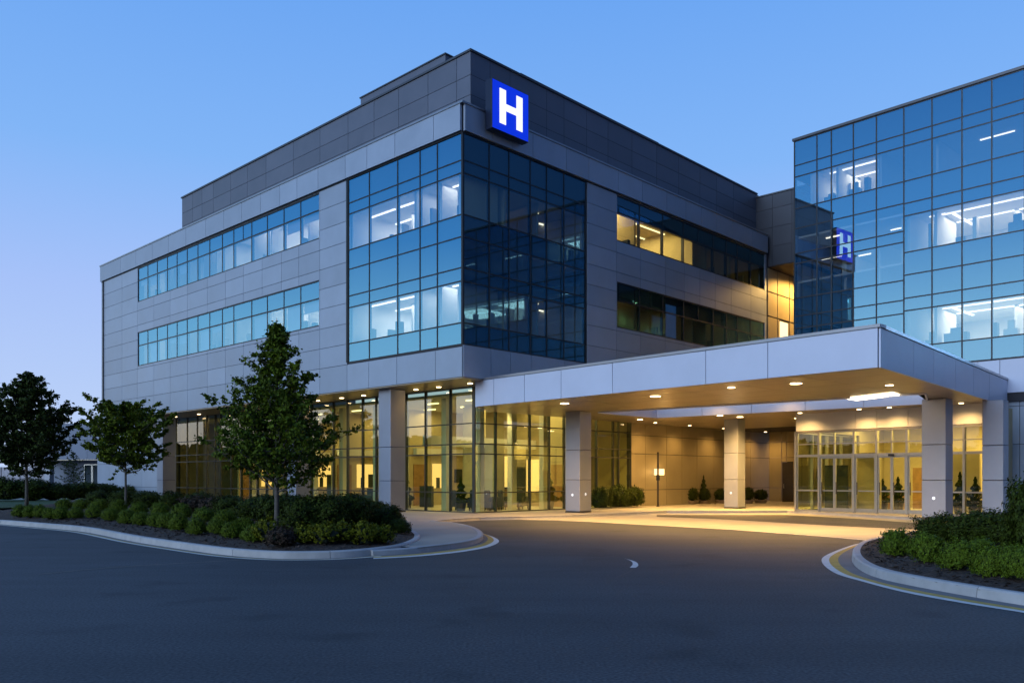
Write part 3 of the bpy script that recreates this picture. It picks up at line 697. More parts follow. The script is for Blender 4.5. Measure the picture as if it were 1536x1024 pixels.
roofo = mb.build('canopy_roof', M['joint'], cano)
# soffit panels: strips parallel to the front edge, clipped to the outline outside the well
def clip(poly, px, py, nx, ny):                         # keep the side where (p-(px,py)).n >= 0
    out = []
    for i in range(len(poly)):
        p, q = poly[i], poly[(i+1) % len(poly)]
        a1 = (p[0]-px)*nx+(p[1]-py)*ny; a2 = (q[0]-px)*nx+(q[1]-py)*ny
        if a1 >= 0: out.append(p)
        if (a1 >= 0) != (a2 >= 0):
            t = a1/(a1-a2); out.append(lerp(p, q, t))
    return out
def cw_order(poly):
    s_ = sum(poly[i][0]*poly[(i+1) % len(poly)][1]-poly[(i+1) % len(poly)][0]*poly[i][1] for i in range(len(poly)))
    return poly if s_ > 0 else poly[::-1]
def inter(p1, p2):                                        # convex clip of p1 by ccw p2
    for i in range(len(p2)):
        q, r = p2[i], p2[(i+1) % len(p2)]
        p1 = clip(p1, q[0], q[1], -(r[1]-q[1]), r[0]-q[0])
        if len(p1) < 3: return []
    return p1
def diff(p1, p2):                                         # convex p1 minus convex ccw p2
    res, rest = [], p1
    for i in range(len(p2)):
        q, r = p2[i], p2[(i+1) % len(p2)]
        nx, ny = -(r[1]-q[1]), r[0]-q[0]
        o_ = clip(rest, q[0], q[1], -nx, -ny)
        if len(o_) >= 3: res.append(o_)
        rest = clip(rest, q[0], q[1], nx, ny)
        if len(rest) < 3: break
    return res
oc, hc = cw_order(outer), cw_order(hole)
mb = MB()
nin = (-n1[0], -n1[1])
for i in range(-1, 16):
    for j in range(0, 14):
        u0, u1, d0, d1 = i*2.45+.012, (i+1)*2.45-.012, j*1.6+.012+.06, (j+1)*1.6-.012+.06
        cell = cw_order([FC.P(u0, -d0, 0)[:2], FC.P(u1, -d0, 0)[:2], FC.P(u1, -d1, 0)[:2], FC.P(u0, -d1, 0)[:2]])
        c2 = inter(cell, oc)
        if len(c2) < 3: continue
        for pc in diff(c2, hc):
            ar = abs(sum(pc[k][0]*pc[(k+1) % len(pc)][1]-pc[(k+1) % len(pc)][0]*pc[k][1] for k in range(len(pc))))/2
            if ar > .01: mb.prism(pc, ZC0, ZC0+.025)
mb.build('soffit', M['soffit'], cano)
# fascia panels
fj = [FC.u(x) for x in (742, 788, 843, 920, 1060, 1153)]
cladding(FC, [0] + fj + [L1], [ZC0-.01, ZC1-.075], [], gap=.022, o0=0.001, o1=.05).build('fascia', M['canopy'], cano)
sj = [FS.u(x) for x in (1368, 1398, 1431, 1458, 1482)]
cladding(FS, [0] + sj + [L2], [ZC0-.01, ZC1-.075], [], gap=.022, o0=0.001, o1=.05).build('fascia', M['canopy'], cano)
mb = MB(); mb.box(FC, -.03, L1+.07, -.3, .08, ZC1-.07, ZC1+.02); mb.box(FS, .33, L2, -.3, .08, ZC1-.07, ZC1+.02)
mb.build('coping', M['coping'], cano)
EP = Plane(A_, unit(A_, E0_)[0], (-unit(A_, E0_)[0][1], unit(A_, E0_)[0][0]))
MB().box(EP, .0, unit(A_, E0_)[1], -.03, .03, ZC0-.01, ZC1-.075).build('end_panel', M['canopy'], cano)
# inner fascia of the light well
mb = MB()
for i in range(4):
    p, q = hole[i], hole[(i+1) % 4]; e, l = unit(p, q); pl = Plane(p, e, (e[1], -e[0]))
    n_ = max(1, round(l/2.4))
    for k in range(n_): mb.box(pl, l*k/n_+.01, l*(k+1)/n_-.01, -.03, .03, ZC0-.06, ZC1+.05)
mb.build('light_well', M['canopy'], cano)
# columns
def ccol(px, base_y, size, off=None, lab=None, buttons=None, pv=PV):
    c = G(px, base_y, pv)
    p = Plane(c, (-dL[0], -dL[1]), nL)
    h = size/2; bt = None
    if buttons:
        bt = [((p.P(0, h+.004, .92)), (-dL[0], -dL[1])), ((p.P(-h-.004, 0, .95)), (nL[0], nL[1]))]
        bt = [bt[0], ((p.P(h+.004, 0, .95)), (nL[0], nL[1]))] if buttons == 2 else [bt[0]]
    return column(p, 0, 0, size, pv, ZC0, cano, (1.6, 2.95), bt)
ccol(867.5, 768, .84, buttons=2)
ccol(1406, 778, .86, buttons=1)
ccol(1102, 762, .78, buttons=1)
ccol(1493, 777, .74)
# downlights of the canopy
for (px, py, pw, r) in ((847, 605, 330, .17), (983, 594, 330, .19), (1097, 581, 200, .12), (1194, 575, 300, .18), (1334, 577.5, 170, .12), (1080, 623, 260, .14), (1110, 625, 260, .15), (1198, 627, 300, .2), (1348, 616, 300, .17), (1438, 614.5, 200, .14), (1268, 620.5, 200, .12), (960, 629, 260, .14)):
    downlight(G(px, py, ZC0-.01), ZC0, cano, r, pw*5.8, 156)
for px in (958, 1010, 1062, 1125, 1160):                      # small wall washers, added to brighten the back wall
    c = GR.P(GR.u(px), 1.1, 0); downlight(c[:2], ZC0, cano, .09, 300, 150)
for px in (1212, 1300, 1345, 1452):  # extra downlights, added to brighten the entrance header
    c = PE.P(PE.u(px), .75, 0); downlight(c[:2], ZC0, cano, .09, 300, 150)
# bright light panel in the soffit beside the well
lp = [G(1266, 596.5, ZC0), G(1340, 588, ZC0), G(1350, 591.5, ZC0), G(1285, 599.5, ZC0)]
MB().prism(cw_order(lp), ZC0-.03, ZC0-.012).build('light_panel', M['panel_light'], cano)
# uplight washing the well
wl = [lerp(Hf[0], Hf[1], t) for t in (.28, .55)]
for w in wl: spot('well_lamp', (w[0]-.9*0-.75*nin[0], w[1]-.75*nin[1], ZC0+.45), 26, WARM, 170, .5, cano)

# ------------------------------------------------------------------ hospital sign
sp_ = PR.shift(.62); su0, su1 = sp_.u(739), sp_.u(792.4)
zt, zb_ = Zat(117.8, sp_.Y(739)), Zat(190.4, sp_.Y(739))
sign = thing('hospital_sign', sp_.P((su0+su1)/2, 0, zb_), 'square illuminated blue hospital sign with a white letter H at the roof corner', 'sign')
MB().box(sp_, su0-.03, su1+.03, -.40, -.012, zb_-.03, zt+.03).build('casing', M['signbox'], sign, bevel=.01)
MB().box(sp_, su0, su1, -.012, 0, zb_, zt).build('sign_face', M['blueface'], sign)
W_, H_ = su1-su0, zt-zb_
fu = lambda f: su0+W_*f
fz = lambda f: zt-H_*f
mb = MB()
mb.box(sp_, fu(.186), fu(.357), 0.002, .02, fz(.85), fz(.127)); mb.box(sp_, fu(.655), fu(.826), 0.002, .02, fz(.85), fz(.127))
mb.box(sp_, fu(.357), fu(.655), 0.002, .02, fz(.555), fz(.41))
mb.build('letter', M['letter'], sign)
mb = MB(); mb.box(sp_, fu(.25), fu(.3), -.62, -.40, zb_+.3, zb_+.4); mb.box(sp_, fu(.7), fu(.75), -.62, -.40, zb_+.3, zb_+.4)
mb.build('bracket', M['frame'], sign)

exec_setting = True
# ------------------------------------------------------------------ ground
def struct(o): o['kind'] = 'structure'; return o
struct(MB().quad((-900, -150, 0), (900, -150, 0), (900, 1500, 0), (-900, 1500, 0)).build('asphalt_road', M['asphalt']))
def spline(pts, n=8):
    out = []
    for i in range(len(pts)-1):
        p0, p1, p2, p3 = pts[max(i-1, 0)], pts[i], pts[i+1], pts[min(i+2, len(pts)-1)]
        for k in range(n):
            t = k/n
            out.append(tuple(.5*((2*p1[j]) + (-p0[j]+p2[j])*t + (2*p0[j]-5*p1[j]+4*p2[j]-p3[j])*t*t + (-p0[j]+3*p1[j]-3*p2[j]+p3[j])*t**3) for j in (0, 1)))
    out.append(pts[-1]); return out
def offset(pl, d):
    out = []
    for i in range(len(pl)):
        a1, b1 = pl[max(i-1, 0)], pl[min(i+1, len(pl)-1)]
        e, l = unit(a1, b1); out.append((pl[i][0]-e[1]*d, pl[i][1]+e[0]*d))
    return out
def fill(poly, z, name, m):
    bm = bmesh.new(); vs = [bm.verts.new((x, y, z)) for x, y in poly]
    ed = [bm.edges.new((vs[i], vs[(i+1) % len(vs)])) for i in range(len(vs))]
    bmesh.ops.triangle_fill(bm, edges=ed, use_beauty=True)
    bmesh.ops.recalc_face_normals(bm, faces=bm.faces)
    for f in bm.faces:
        if f.normal.z < 0: f.normal_flip()
    me = bpy.data.meshes.new(name); bm.to_mesh(me); bm.free(); me.materials.append(m)
    o = bpy.data.objects.new(name, me); COL.objects.link(o); return o
def kerb(line, width, z0, z1, name, inside=1, joint=2.4):
    ln = line; inn = offset(line, width*inside)
    mb = MB(); acc = 0; start = 0
    def seg(i0, i1):
        b = len(mb.v)
        for i in range(i0, i1+1):
            o_, n_ = ln[i], inn[i]; t = .03/width
            t1 = lerp(o_, n_, .12); t2 = lerp(o_, n_, .3)
            for (p, z) in ((o_, z0), (t1, z1-.025), (t2, z1), (n_, z1), (n_, z0)): mb.v.append((*p, z))
        for i in range(i1-i0):
            for k in range(4): mb.f.append((b+i*5+k, b+i*5+k+1, b+(i+1)*5+k+1, b+(i+1)*5+k))
        mb.f.append(tuple(b+k for k in range(5))); mb.f.append(tuple(b+(i1-i0)*5+k for k in range(5)))
    for i in range(1, len(ln)):
        acc += math.hypot(ln[i][0]-ln[i-1][0], ln[i][1]-ln[i-1][1])
        if acc > joint or i == len(ln)-1:
            seg(start, i); start = i; acc = 0
            if i < len(ln)-1:
                e, l = unit(ln[i], ln[i+1]); s_ = .012
                ln = list(ln); inn = list(inn)
                ln[i] = (ln[i][0]+e[0]*s_, ln[i][1]+e[1]*s_); inn[i] = (inn[i][0]+e[0]*s_, inn[i][1]+e[1]*s_)
    return struct(mb.build(name, M['kerb']))
def band(l0, l1, f0, f1, z, name, m):
    mb = MB(); p = [lerp(a_, b2, f0) for a_, b2 in zip(l0, l1)]; q = [lerp(a_, b2, f1) for a_, b2 in zip(l0, l1)]
    for i in range(len(p)-1): mb.quad((*p[i], z), (*p[i+1], z), (*q[i+1], z), (*q[i], z))
    return struct(mb.build(name, m))

# left bed: kerb line (outer base) from the far left to the rounded nose
Lk = spline([G(*p) for p in ((-60, 783), (0, 786), (60, 791), (126, 797.5), (200, 812), (280, 824.5), (340, 832.5), (400, 837), (450, 838), (510, 836.5), (565, 832), (608, 825), (629, 816), (631, 809))] , 8)
nose = spline([G(631, 809), G(624, 803), G(611, 797), G(596, 787)], 6)
Lfull = Lk + nose[1:]
kerb(Lfull, .17, -.02, .155, 'kerb', 1)
back = [G(x, y) for x, y in ((585, 781), (556, 773.5), (500, 768), (430, 763), (330, 757.5), (240, 753), (150, 751), (90, 756), (40, 765), (-20, 772), (-60, 778))]
bedL = Lfull + back
def inside(pt, poly):
    x, y = pt; r = False
    for i in range(len(poly)):
        x1, y1 = poly[i]; x2, y2 = poly[i-1]
        if (y1 > y) != (y2 > y) and x < (x2-x1)*(y-y1)/(y2-y1)+x1: r = not r
    return r
def edge_dist(pt, poly):
    d = 1e9
    for i in range(len(poly)):
        a1, b1 = poly[i-1], poly[i]; vx, vy = b1[0]-a1[0], b1[1]-a1[1]; l2 = vx*vx+vy*vy
        t = 0 if l2 == 0 else max(0, min(1, ((pt[0]-a1[0])*vx+(pt[1]-a1[1])*vy)/l2))
        d = min(d, math.hypot(pt[0]-a1[0]-vx*t, pt[1]-a1[1]-vy*t))
    return d
def bed_z(pt, poly):
    d = edge_dist(pt, poly) if inside(pt, poly) else 0
    return .122 + .22*(1-math.exp(-d/1.3)) + .022*noise.noise((pt[0]*2.1, pt[1]*2.1, 0))*min(1, d)
def bed(poly, step, name):
    xs = [p[0] for p in poly]; ys = [p[1] for p in poly]; mb = MB(); idx = {}
    nx, ny = int((max(xs)-min(xs))/step)+2, int((max(ys)-min(ys))/step)+2
    ins = {(i, j): inside((min(xs)+i*step, min(ys)+j*step), poly) for i in range(nx+1) for j in range(ny+1)}
    zc = {}
    def vid(i, j):
        if (i, j) not in idx:
            p = (min(xs)+i*step, min(ys)+j*step); z = bed_z(p, poly) if ins[(i, j)] else .12
            idx[(i, j)] = len(mb.v); mb.v.append((*p, z + .012*noise.noise((p[0]*9, p[1]*9, 3))))
        return idx[(i, j)]
    for i in range(nx):
        for j in range(ny):
            if ins[(i, j)] and ins[(i+1, j)] and ins[(i, j+1)] and ins[(i+1, j+1)]:
                mb.f.append((vid(i, j), vid(i+1, j), vid(i+1, j+1), vid(i, j+1)))
    o = mb.build(name, M['mulch'], smooth=True)
    rc = random.Random(len(poly)); cb = MB(); tries = 0
    while len(cb.f) < 7000 and tries < 60000:
        tries += 1
        p = (rc.uniform(min(xs), max(xs)), rc.uniform(min(ys), min(ys)+(max(ys)-min(ys))*.8))
        if math.hypot(*p) > 34 or not inside(p, poly) or edge_dist(p, poly) < .24: continue
        w_ = rc.uniform(.008, .02); l_ = rc.uniform(.02, .06); an = rc.uniform(0, 3.14); cx, sx_ = math.cos(an), math.sin(an); t1, t2 = rc.uniform(-.5, .5), rc.uniform(-.5, .5)
        z = bed_z(p, poly) + .012*noise.noise((p[0]*9, p[1]*9, 3)) + .016
        cb.quad(*[(p[0]+a_*cx*l_-b_*sx_*w_, p[1]+a_*sx_*l_+b_*cx*w_, z+a_*t1*l_+b_*t2*w_) for a_, b_ in ((-1, -1), (1, -1), (1, 1), (-1, 1))])
    cb.build('bark_chips', M['chips'], o, fix=False)
    return struct(o)
bed(bedL, .13, 'planting_bed')
# right bed
Rk = spline([G(*p) for p in ((1480, 791), (1400, 799), (1345, 808), (1312, 814.5), (1290, 821), (1279, 831), (1278.5, 843), (1292, 856), (1320, 867.5), (1371, 879), (1447, 893), (1536, 908), (1640, 924), (1800, 945))], 10)
kerb(Rk, .17, -.02, .155, 'kerb', 1)
bedR = Rk + [G(1800, 860), G(1640, 800), G(1560, 790)]
bed(bedR, .1, 'planting_bed')
# gutter, yellow line and white line that follow the kerbs
Ro = spline([G(*p) for p in ((1480, 790), (1400, 797.5), (1340, 806), (1304, 812), (1276, 818), (1240, 832), (1233, 843), (1252, 859), (1290, 871), (1353, 887.5), (1430, 902), (1536, 919), (1640, 936), (1800, 958))], 10)
band(Rk, Ro, .0, .45, .004, 'gutter', M['gutter']); band(Rk, Ro, .45, .75, .005, 'yellow_line', M['yellow']); band(Rk, Ro, .75, 1, .006, 'white_line', M['white'])
# left pavement peninsula
Pk = spline([G(*p) for p in ((560, 833.5), (617, 829.5), (665, 824), (697, 819.5), (718, 814), (725, 807), (720, 800), (706, 793.5), (682, 788.5), (650, 785.8))], 10)
kerb(Pk, .16, -.02, .125, 'kerb', 1)
Po = spline([G(*p) for p in ((560, 838), (617, 835), (668, 830.5), (703, 826), (733, 820), (748.5, 812), (740, 805), (722, 799.5), (690, 790.5), (650, 786.6))], 10)
band(Pk, Po, 0, .3, .004, 'gutter', M['gutter']); band(Pk, Po, .3, .68, .005, 'yellow_line', M['yellow']); band(Pk, Po, .68, 1, .006, 'white_line', M['white'])
Lo = [(p[0], p[1]) for p in offset(Lk, -.30)]
ns = [i for i, p in enumerate(Lk) if p[0] < G(565, 832)[0]]
i1 = ns[-1]
band(Lk[:i1+1], Lo[:i1+1], 0, .45, .004, 'gutter', M['gutter']); band(Lk[:i1+1], Lo[:i1+1], .45, .7, .005, 'yellow_line', M['yellow']); band(Lk[:i1+1], Lo[:i1+1], .7, 1, .006, 'white_line', M['white'])
# pavement round the building
pave = [G(560, 833)] and ([G(600, 826)] + Pk[12:] + [G(x, y) for x, y in ((680, 782.5), (720, 780), (773, 778.8), (850, 776.5), (900, 774.5), (1000, 769.5), (1090, 769.5), (1180, 769), (1290, 775), (1390, 781), (1480, 787), (1640, 800), (1900, 815))]
        + [(45, 30), (45, 75), (-45, 90), (-46, 58)] + [G(100, 757.0), G(330, 762), G(430, 767), (G(500, 772)), G(556, 778)])
fill(pave, PV, 'pavement', M['concrete']); struct(bpy.data.objects['pavement'])
pe = [G(x, y) for x, y in ((650, 785.8), (680, 782.5), (720, 780), (773, 778.8), (850, 776.5), (900, 774.5), (1000, 769.5), (1090, 769.5), (1180, 769), (1290, 775), (1390, 781), (1480, 787))]
kerb(pe, .16, -.02, .125, 'kerb', 1, 3)
# flush concrete driveway apron under the canopy and a darker strip on it
apron = pe[3:] + [G(x, y) for x, y in ((1420, 812), (1330, 812.5), (1240, 804.5), (1100, 794), (1000, 788.5), (900, 783), (840, 780.3), (790, 779.6))]
struct(fill(apron, .004, 'driveway_apron', M['concrete']))
aj = [G(x, y) for x, y in ((1330, 812.5), (1240, 804.5), (1100, 794), (1000, 788.5), (900, 783), (840, 780.3))]
band(aj, offset(aj, .12), 0, 1, .010, 'white_line', M['white'])
struct(fill([G(x, y) for x, y in ((985, 772), (1090, 772), (1180, 772), (1290, 778), (1386, 785), (1400, 795), (1270, 789.5), (1150, 782.5), (1060, 777.5), (985, 774.8))], .008, 'driveway_strip', M['asphalt2']))
# old line, seams and crescent marking on the asphalt
def strip(pts, w, z, name, m):
    l0 = [G(*p) for p in pts]; l0 = spline(l0, 6); return band(l0, offset(l0, w), 0, 1, z, name, m)
strip(((60, 861), (190, 849.5), (380, 838.6)), .07, .004, 'faded_line', M['faint'])
strip(((745, 820), (840, 828), (935, 835.5), (1040, 842), (1240, 858)), .035, .003, 'tar_seam', M['tar'])
strip(((890, 872), (955, 868), (1000, 875), (1080, 888)), .02, .003, 'tar_seam', M['tar'])
strip(((925, 866), (945, 857), (958, 846)), .03, .003, 'tar_seam', M['tar'])
c1 = spline([G(938, 837.5), G(953, 842), G(957.5, 847), G(954, 851)], 6); c2 = spline([G(938, 837.2), G(947, 841.5), G(949, 846), G(944.5, 851)], 6)
band(c1, c2, 0, 1, .004, 'white_line', M['white'])
# lawn at the far left
lawn = fill([G(x, y) for x, y in ((-300, 775), (0, 765), (50, 763), (110, 756), (60, 751), (-60, 751.5), (-300, 756))], .12, 'lawn', M['grass'])
tag(lawn, kind='structure')
path = fill([G(x, y) for x, y in ((-300, 786), (-60, 780.5), (12, 771), (25, 767), (-60, 768), (-300, 776))], .08, 'footpath', M['concrete']); struct(path)

# ------------------------------------------------------------------ vegetation
ML = dict(
    tree=leafmat('tree_leaf', (.080, .120, .010), .55),
    tree_lime=leafmat('lime_tree_leaf', (.088, .125, .010), .45, (.01, .01, 0)),
    tree_dark=leafmat('dark_tree_leaf', (.034, .054, .012), .5),
    box=leafmat('boxwood_leaf', (.092, .138, .012), .42),
    dark=leafmat('dark_shrub_leaf', (.036, .054, .007), .5),
    lime=leafmat('golden_shrub_leaf', (.11, .125, .008), .45, (.02, .01, 0)),
    red=leafmat('bronze_shrub_leaf', (.060, .042, .034), .5),
    fine=leafmat('fine_shrub_leaf', (.086, .135, .012), .55),
)
core_m = mat('shrub_shade_core', (.010, .018, .008), .95)  # near-black colour imitates the shade between the leaves
def add_leaf(mb, p, n, s, rnd, asp=1.6):
    n = Vector(n).normalized(); t = n.cross(Vector((rnd.uniform(-1, 1), rnd.uniform(-1, 1), rnd.uniform(-1, 1))))
    if t.length < 1e-3: t = Vector((1, 0, 0))
    t.normalize(); b = n.cross(t); p = Vector(p)
    i = len(mb.v)
    mb.v += [tuple(p - t*s*asp*.5), tuple(p + b*s*.5 + n*s*.12), tuple(p + t*s*asp*.5), tuple(p - b*s*.5 + n*s*.12)]
    mb.f.append((i, i+1, i+2, i+3))
def shrub_mesh(seed, n, leaf, m, lump=.16, spiky=0.0, name='shrub', asp=1.6):
    """unit shrub: about 1 m wide and 1 m tall, base at z=0"""
    rnd = random.Random(seed); mb = MB(); off = Vector((seed*3.7, seed*1.3, 0))
    def rad(d): return 1 + lump*2.2*noise.noise(d*1.7+off) + lump*noise.noise(d*4.3+off)
    per = 10; ns = n//per
    for i in range(ns):
        z = rnd.uniform(-.5, 1); ph = rnd.uniform(0, 6.28318); r = math.sqrt(max(0, 1-z*z))
        d = Vector((r*math.cos(ph), r*math.sin(ph), z)); rr = rad(d)*(.93-.30*rnd.random()**1.6)
        ln = .10+.10*rnd.random()
        if rnd.random() < spiky: ln *= 1.7
        st = Vector((d.x*.5*rr, d.y*.5*rr, .38+d.z*.56*rr))
        ax = (d + Vector((rnd.gauss(0, .35), rnd.gauss(0, .35), .55+rnd.gauss(0, .3)))).normalized()
        for q in range(per):
            t_ = q/(per-1)-.45
            p = st + ax*ln*t_ + Vector((rnd.gauss(0, .016), rnd.gauss(0, .016), rnd.gauss(0, .016)))*(1.3-t_)
            if p.z < .015: continue
            nn = d*1.5 + Vector((rnd.gauss(0, .55), rnd.gauss(0, .55), rnd.gauss(0, .55)))
            add_leaf(mb, p, nn, leaf*rnd.uniform(.6, 1.35)*(1.15-.5*max(0, t_)), rnd, asp)
    me = bpy.data.meshes.new(name); me.from_pydata(mb.v, [], mb.f); me.materials.append(m)
    cb = MB(); rings, seg = 8, 12                                # solid core blocks light, near-black colour stands for inner shade
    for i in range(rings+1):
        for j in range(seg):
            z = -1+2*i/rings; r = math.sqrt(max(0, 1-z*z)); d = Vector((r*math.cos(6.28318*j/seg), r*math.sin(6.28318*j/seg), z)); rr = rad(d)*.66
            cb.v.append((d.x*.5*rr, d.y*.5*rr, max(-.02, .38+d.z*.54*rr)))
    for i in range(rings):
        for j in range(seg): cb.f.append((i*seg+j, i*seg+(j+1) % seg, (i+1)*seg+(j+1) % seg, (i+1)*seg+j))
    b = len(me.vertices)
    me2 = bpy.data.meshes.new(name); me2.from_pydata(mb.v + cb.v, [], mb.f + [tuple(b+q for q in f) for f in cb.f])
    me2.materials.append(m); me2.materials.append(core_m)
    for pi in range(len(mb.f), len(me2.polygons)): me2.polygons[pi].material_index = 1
    bpy.data.meshes.remove(me)
    return me2
SH = dict(
    box=[shrub_mesh(11+i, 5200, .034, ML['box'], .07) for i in range(3)],
    dark=[shrub_mesh(21+i, 5200, .036, ML['dark'], .13) for i in range(3)],
    lime=[shrub_mesh(31+i, 1700, .055, ML['lime'], .22, .3) for i in range(2)],
    red=[shrub_mesh(41, 2600, .045, ML['red'], .14)],
    fine=[shrub_mesh(51+i, 6500, .034, ML['fine'], .20, .4, asp=2.2) for i in range(3)],
    finedark=[shrub_mesh(61+i, 6500, .036, ML['dark'], .20, .4, asp=2.0) for i in range(2)],
)
ORD = 'first second third fourth fifth sixth seventh eighth ninth tenth eleventh twelfth thirteenth fourteenth fifteenth sixteenth seventeenth eighteenth nineteenth twentieth twenty-first twenty-second twenty-third twenty-fourth'.split()
rs = random.Random(5)
def put_shrub(px, py, w, h, kind, label, group, poly, name='shrub'):
    z = .2
    for _ in range(4):
        c = G(px, py, z); z = bed_z(c, poly) if poly else PV
    o = bpy.data.objects.new(name, rs.choice(SH[kind])); COL.objects.link(o)
    o.location = (*c, z-.02); o.rotation_euler = (0, 0, rs.uniform(0, 6.28)); o.scale = (w*rs.uniform(.93, 1.08), w*rs.uniform(.93, 1.08), h*rs.uniform(.93, 1.1))
    return tag(o, label, 'shrub', group)
def shrub_row(items, kind, w, h, text, group, poly):
    for i, it in enumerate(items):
        px, py = it[:2]; ww = it[2] if len(it) > 2 else w; hh = it[3] if len(it) > 3 else h
        put_shrub(px, py, ww, hh, kind, text.format(ORD[i]), group, poly)
# front row of clipped box along the left kerb
shrub_row([(30, 773), (45, 774), (60, 775.5), (76, 777), (92, 777.5), (114, 776.5), (140, 777.5), (166, 781), (191, 785), (212, 788), (234, 790.5), (250, 792), (268, 796), (296, 801.5), (326, 801), (349, 804.5), (366, 803.5), (383, 810.5)],
          'box', .56, .50, '{} clipped green shrub from the left in the kerb row of the left bed', 'clipped shrubs along the left kerb', bedL)
shrub_row([(96, 764), (122, 764), (150, 765.5), (178, 768), (208, 771), (240, 774), (272, 778), (306, 782), (338, 786)],
          'box', .72, .54, '{} green shrub from the left in the second row of the left bed', 'shrubs in the second row of the left bed', bedL)
shrub_row([(150, 758), (185, 759), (222, 761), (262, 763.5), (300, 766), (345, 772), (382, 780), (410, 782), (440, 781), (466, 775), (500, 778), (398, 769), (430, 769), (530, 779), (556, 784)],
          'dark', 1.35, .85, '{} dark evergreen mound counted in the shaded back rows of the left bed', 'dark evergreen mounds at the back of the left bed', bedL)
shrub_row([(452, 800, 1.1, .95), (486, 799, 1.25, 1.1), (520, 797, 1.25, 1.05), (545, 793, 1.1, .95), (582, 796, 1.0, .8), (600, 800, .6, .5)],
          'dark', 1.1, 1.0, '{} large dark shrub from the tree trunk towards the rounded bed end', 'large dark shrubs right of the tree', bedL)
shrub_row([(400, 812, .6, .55), (460, 823, .62, .48), (487, 823, .66, .5), (514, 821, .66, .5), (545, 817, .66, .55), (571, 815, .6, .5)],
          'lime', .6, .5, '{} small golden green shrub from the left along the rounded kerb end', 'golden shrubs at the rounded kerb end', bedL)
put_shrub(422, 821, .66, .5, 'red', 'small bronze purple shrub at the foot of the front tree', None, bedL)
shrub_row([(290, 769, 1.2, .75), (322, 771, 1.2, .75)], 'red', 1.2, .75, '{} bronze leaved mound from the left in front of the lobby glass', 'bronze mounds in the left bed', bedL)
put_shrub(370, 809, .3, .25, 'box', 'tiny green shrub at the mulch edge left of the front tree', None, bedL)
# right bed
shrub_row([(1343, 834, .58, .60), (1391, 843, .55, .57), (1438, 854, .52, .54), (1485, 862, .48, .52), (1532, 868, .48, .52)], 'fine', 1, .6, '{} feathery green shrub from the left in the front of the right bed', 'feathery shrubs in the right bed', bedR)
shrub_row([(1470, 838, .55, .44), (1522, 848, .5, .42)], 'fine', 1, .55, '{} low green shrub in the middle row of the right bed', 'low shrubs in the middle of the right bed', bedR)
shrub_row([(1408, 811, 1.05, .58), (1464, 814, 1.15, .70), (1507, 817, 1.1, .72)], 'finedark', 1.2, .8, '{} dark shrub from the left beside the big canopy column', 'dark shrubs behind the right bed', bedR)
put_shrub(1553, 822, 1.0, 1.45, 'finedark', 'tall dark shrub at the right edge of the photo', None, bedR)
put_shrub(1453, 812, .7, .5, 'red', 'small reddish shrub between the dark shrubs of the right bed', None, bedR)
# shrubs beside the glass right of the left canopy column
gq = GR.shift(.85)
shrub_row([(px, HY + (CH-PV)*F/gq.Y(px), w_, h_) for px, w_, h_ in ((902, 1.25, 1.2), (926, 1.3, 1.4), (950, 1.15, 1.25))], 'dark', 1.3, 1.1, '{} round dark shrub from the canopy column beside the lobby glass', 'round shrubs beside the lobby glass', None)
# hedges far left
shrub_row([(-20, 751, 2.2, 1.7), (12, 751, 2.4, 1.7), (48, 750.5, 2.6, 1.6), (80, 750, 2.2, 1.5), (108, 749.5, 2.2, 1.4), (133, 749, 2.2, 1.4), (160, 748, 2.2, 1.3), (195, 747.5, 2.0, 1.2)], 'dark', 2.2, 1.5, '{} big dark bush from the left behind the lawn', 'big bushes behind the lawn', None)
put_shrub(224, 744, 1.6, 1.1, 'box', 'clipped green bush against the end wall under the overhang', None, None)

# --- potted shrubs along the back wall
def potted(px, py, w, h, kind, label, cone=False):
    c = G(px, py, PV)
    t = thing('potted_shrub', (*c, PV), label, 'potted plant', 'potted shrubs along the beige wall')
    MB().cyl(c, w*.36, PV, PV+.20, 18, w*.46).build('pot', M['terracotta'], t, bevel=.01)
    o = bpy.data.objects.new('foliage', SH['dark'][0]); COL.objects.link(o); o.parent = t; o.location = (0, 0, .14); o.scale = (w, w, h)
    if cone:
        o2 = bpy.data.objects.new('foliage', cone_mesh); COL.objects.link(o2); o2.parent = t; o2.location = (0, 0, .14+h*.75); o2.scale = (w*.62, w*.62, .95)
    return t
def cone_leaves(seed, n, leaf, m):
    rnd = random.Random(seed); mb = MB()
    for i in range(n):
        z = rnd.random()**1.5; ph = rnd.uniform(0, 6.28); r = (1-z)*.5*(1-.3*rnd.random())*(.8+.3*math.sin(z*22))
        add_leaf(mb, (r*math.cos(ph), r*math.sin(ph), z), (math.cos(ph)+rnd.gauss(0, .5), math.sin(ph)+rnd.gauss(0, .5), .4+rnd.gauss(0, .5)), leaf*rnd.uniform(.6, 1.3), rnd)
    me = bpy.data.meshes.new('topiary'); me.from_pydata(mb.v, [], mb.f); me.materials.append(m); return me
cone_mesh = cone_leaves(3, 1500, .055, ML['dark'])
potted(1036, 755.5, .95, .95, 'dark', 'broad round potted shrub, leftmost against the beige wall')
potted(1055.5, 755, .85, .85, 'dark', 'potted shrub with a pointed clipped cone on top against the beige wall', True)
potted(1081, 754.5, .8, .85, 'dark', 'potted shrub just left of the middle canopy column')
potted(1121, 754.5, .85, .95, 'dark', 'potted shrub just right of the middle canopy column')
potted(1141, 754, .9, .8, 'dark', 'round potted shrub near the dark service door')

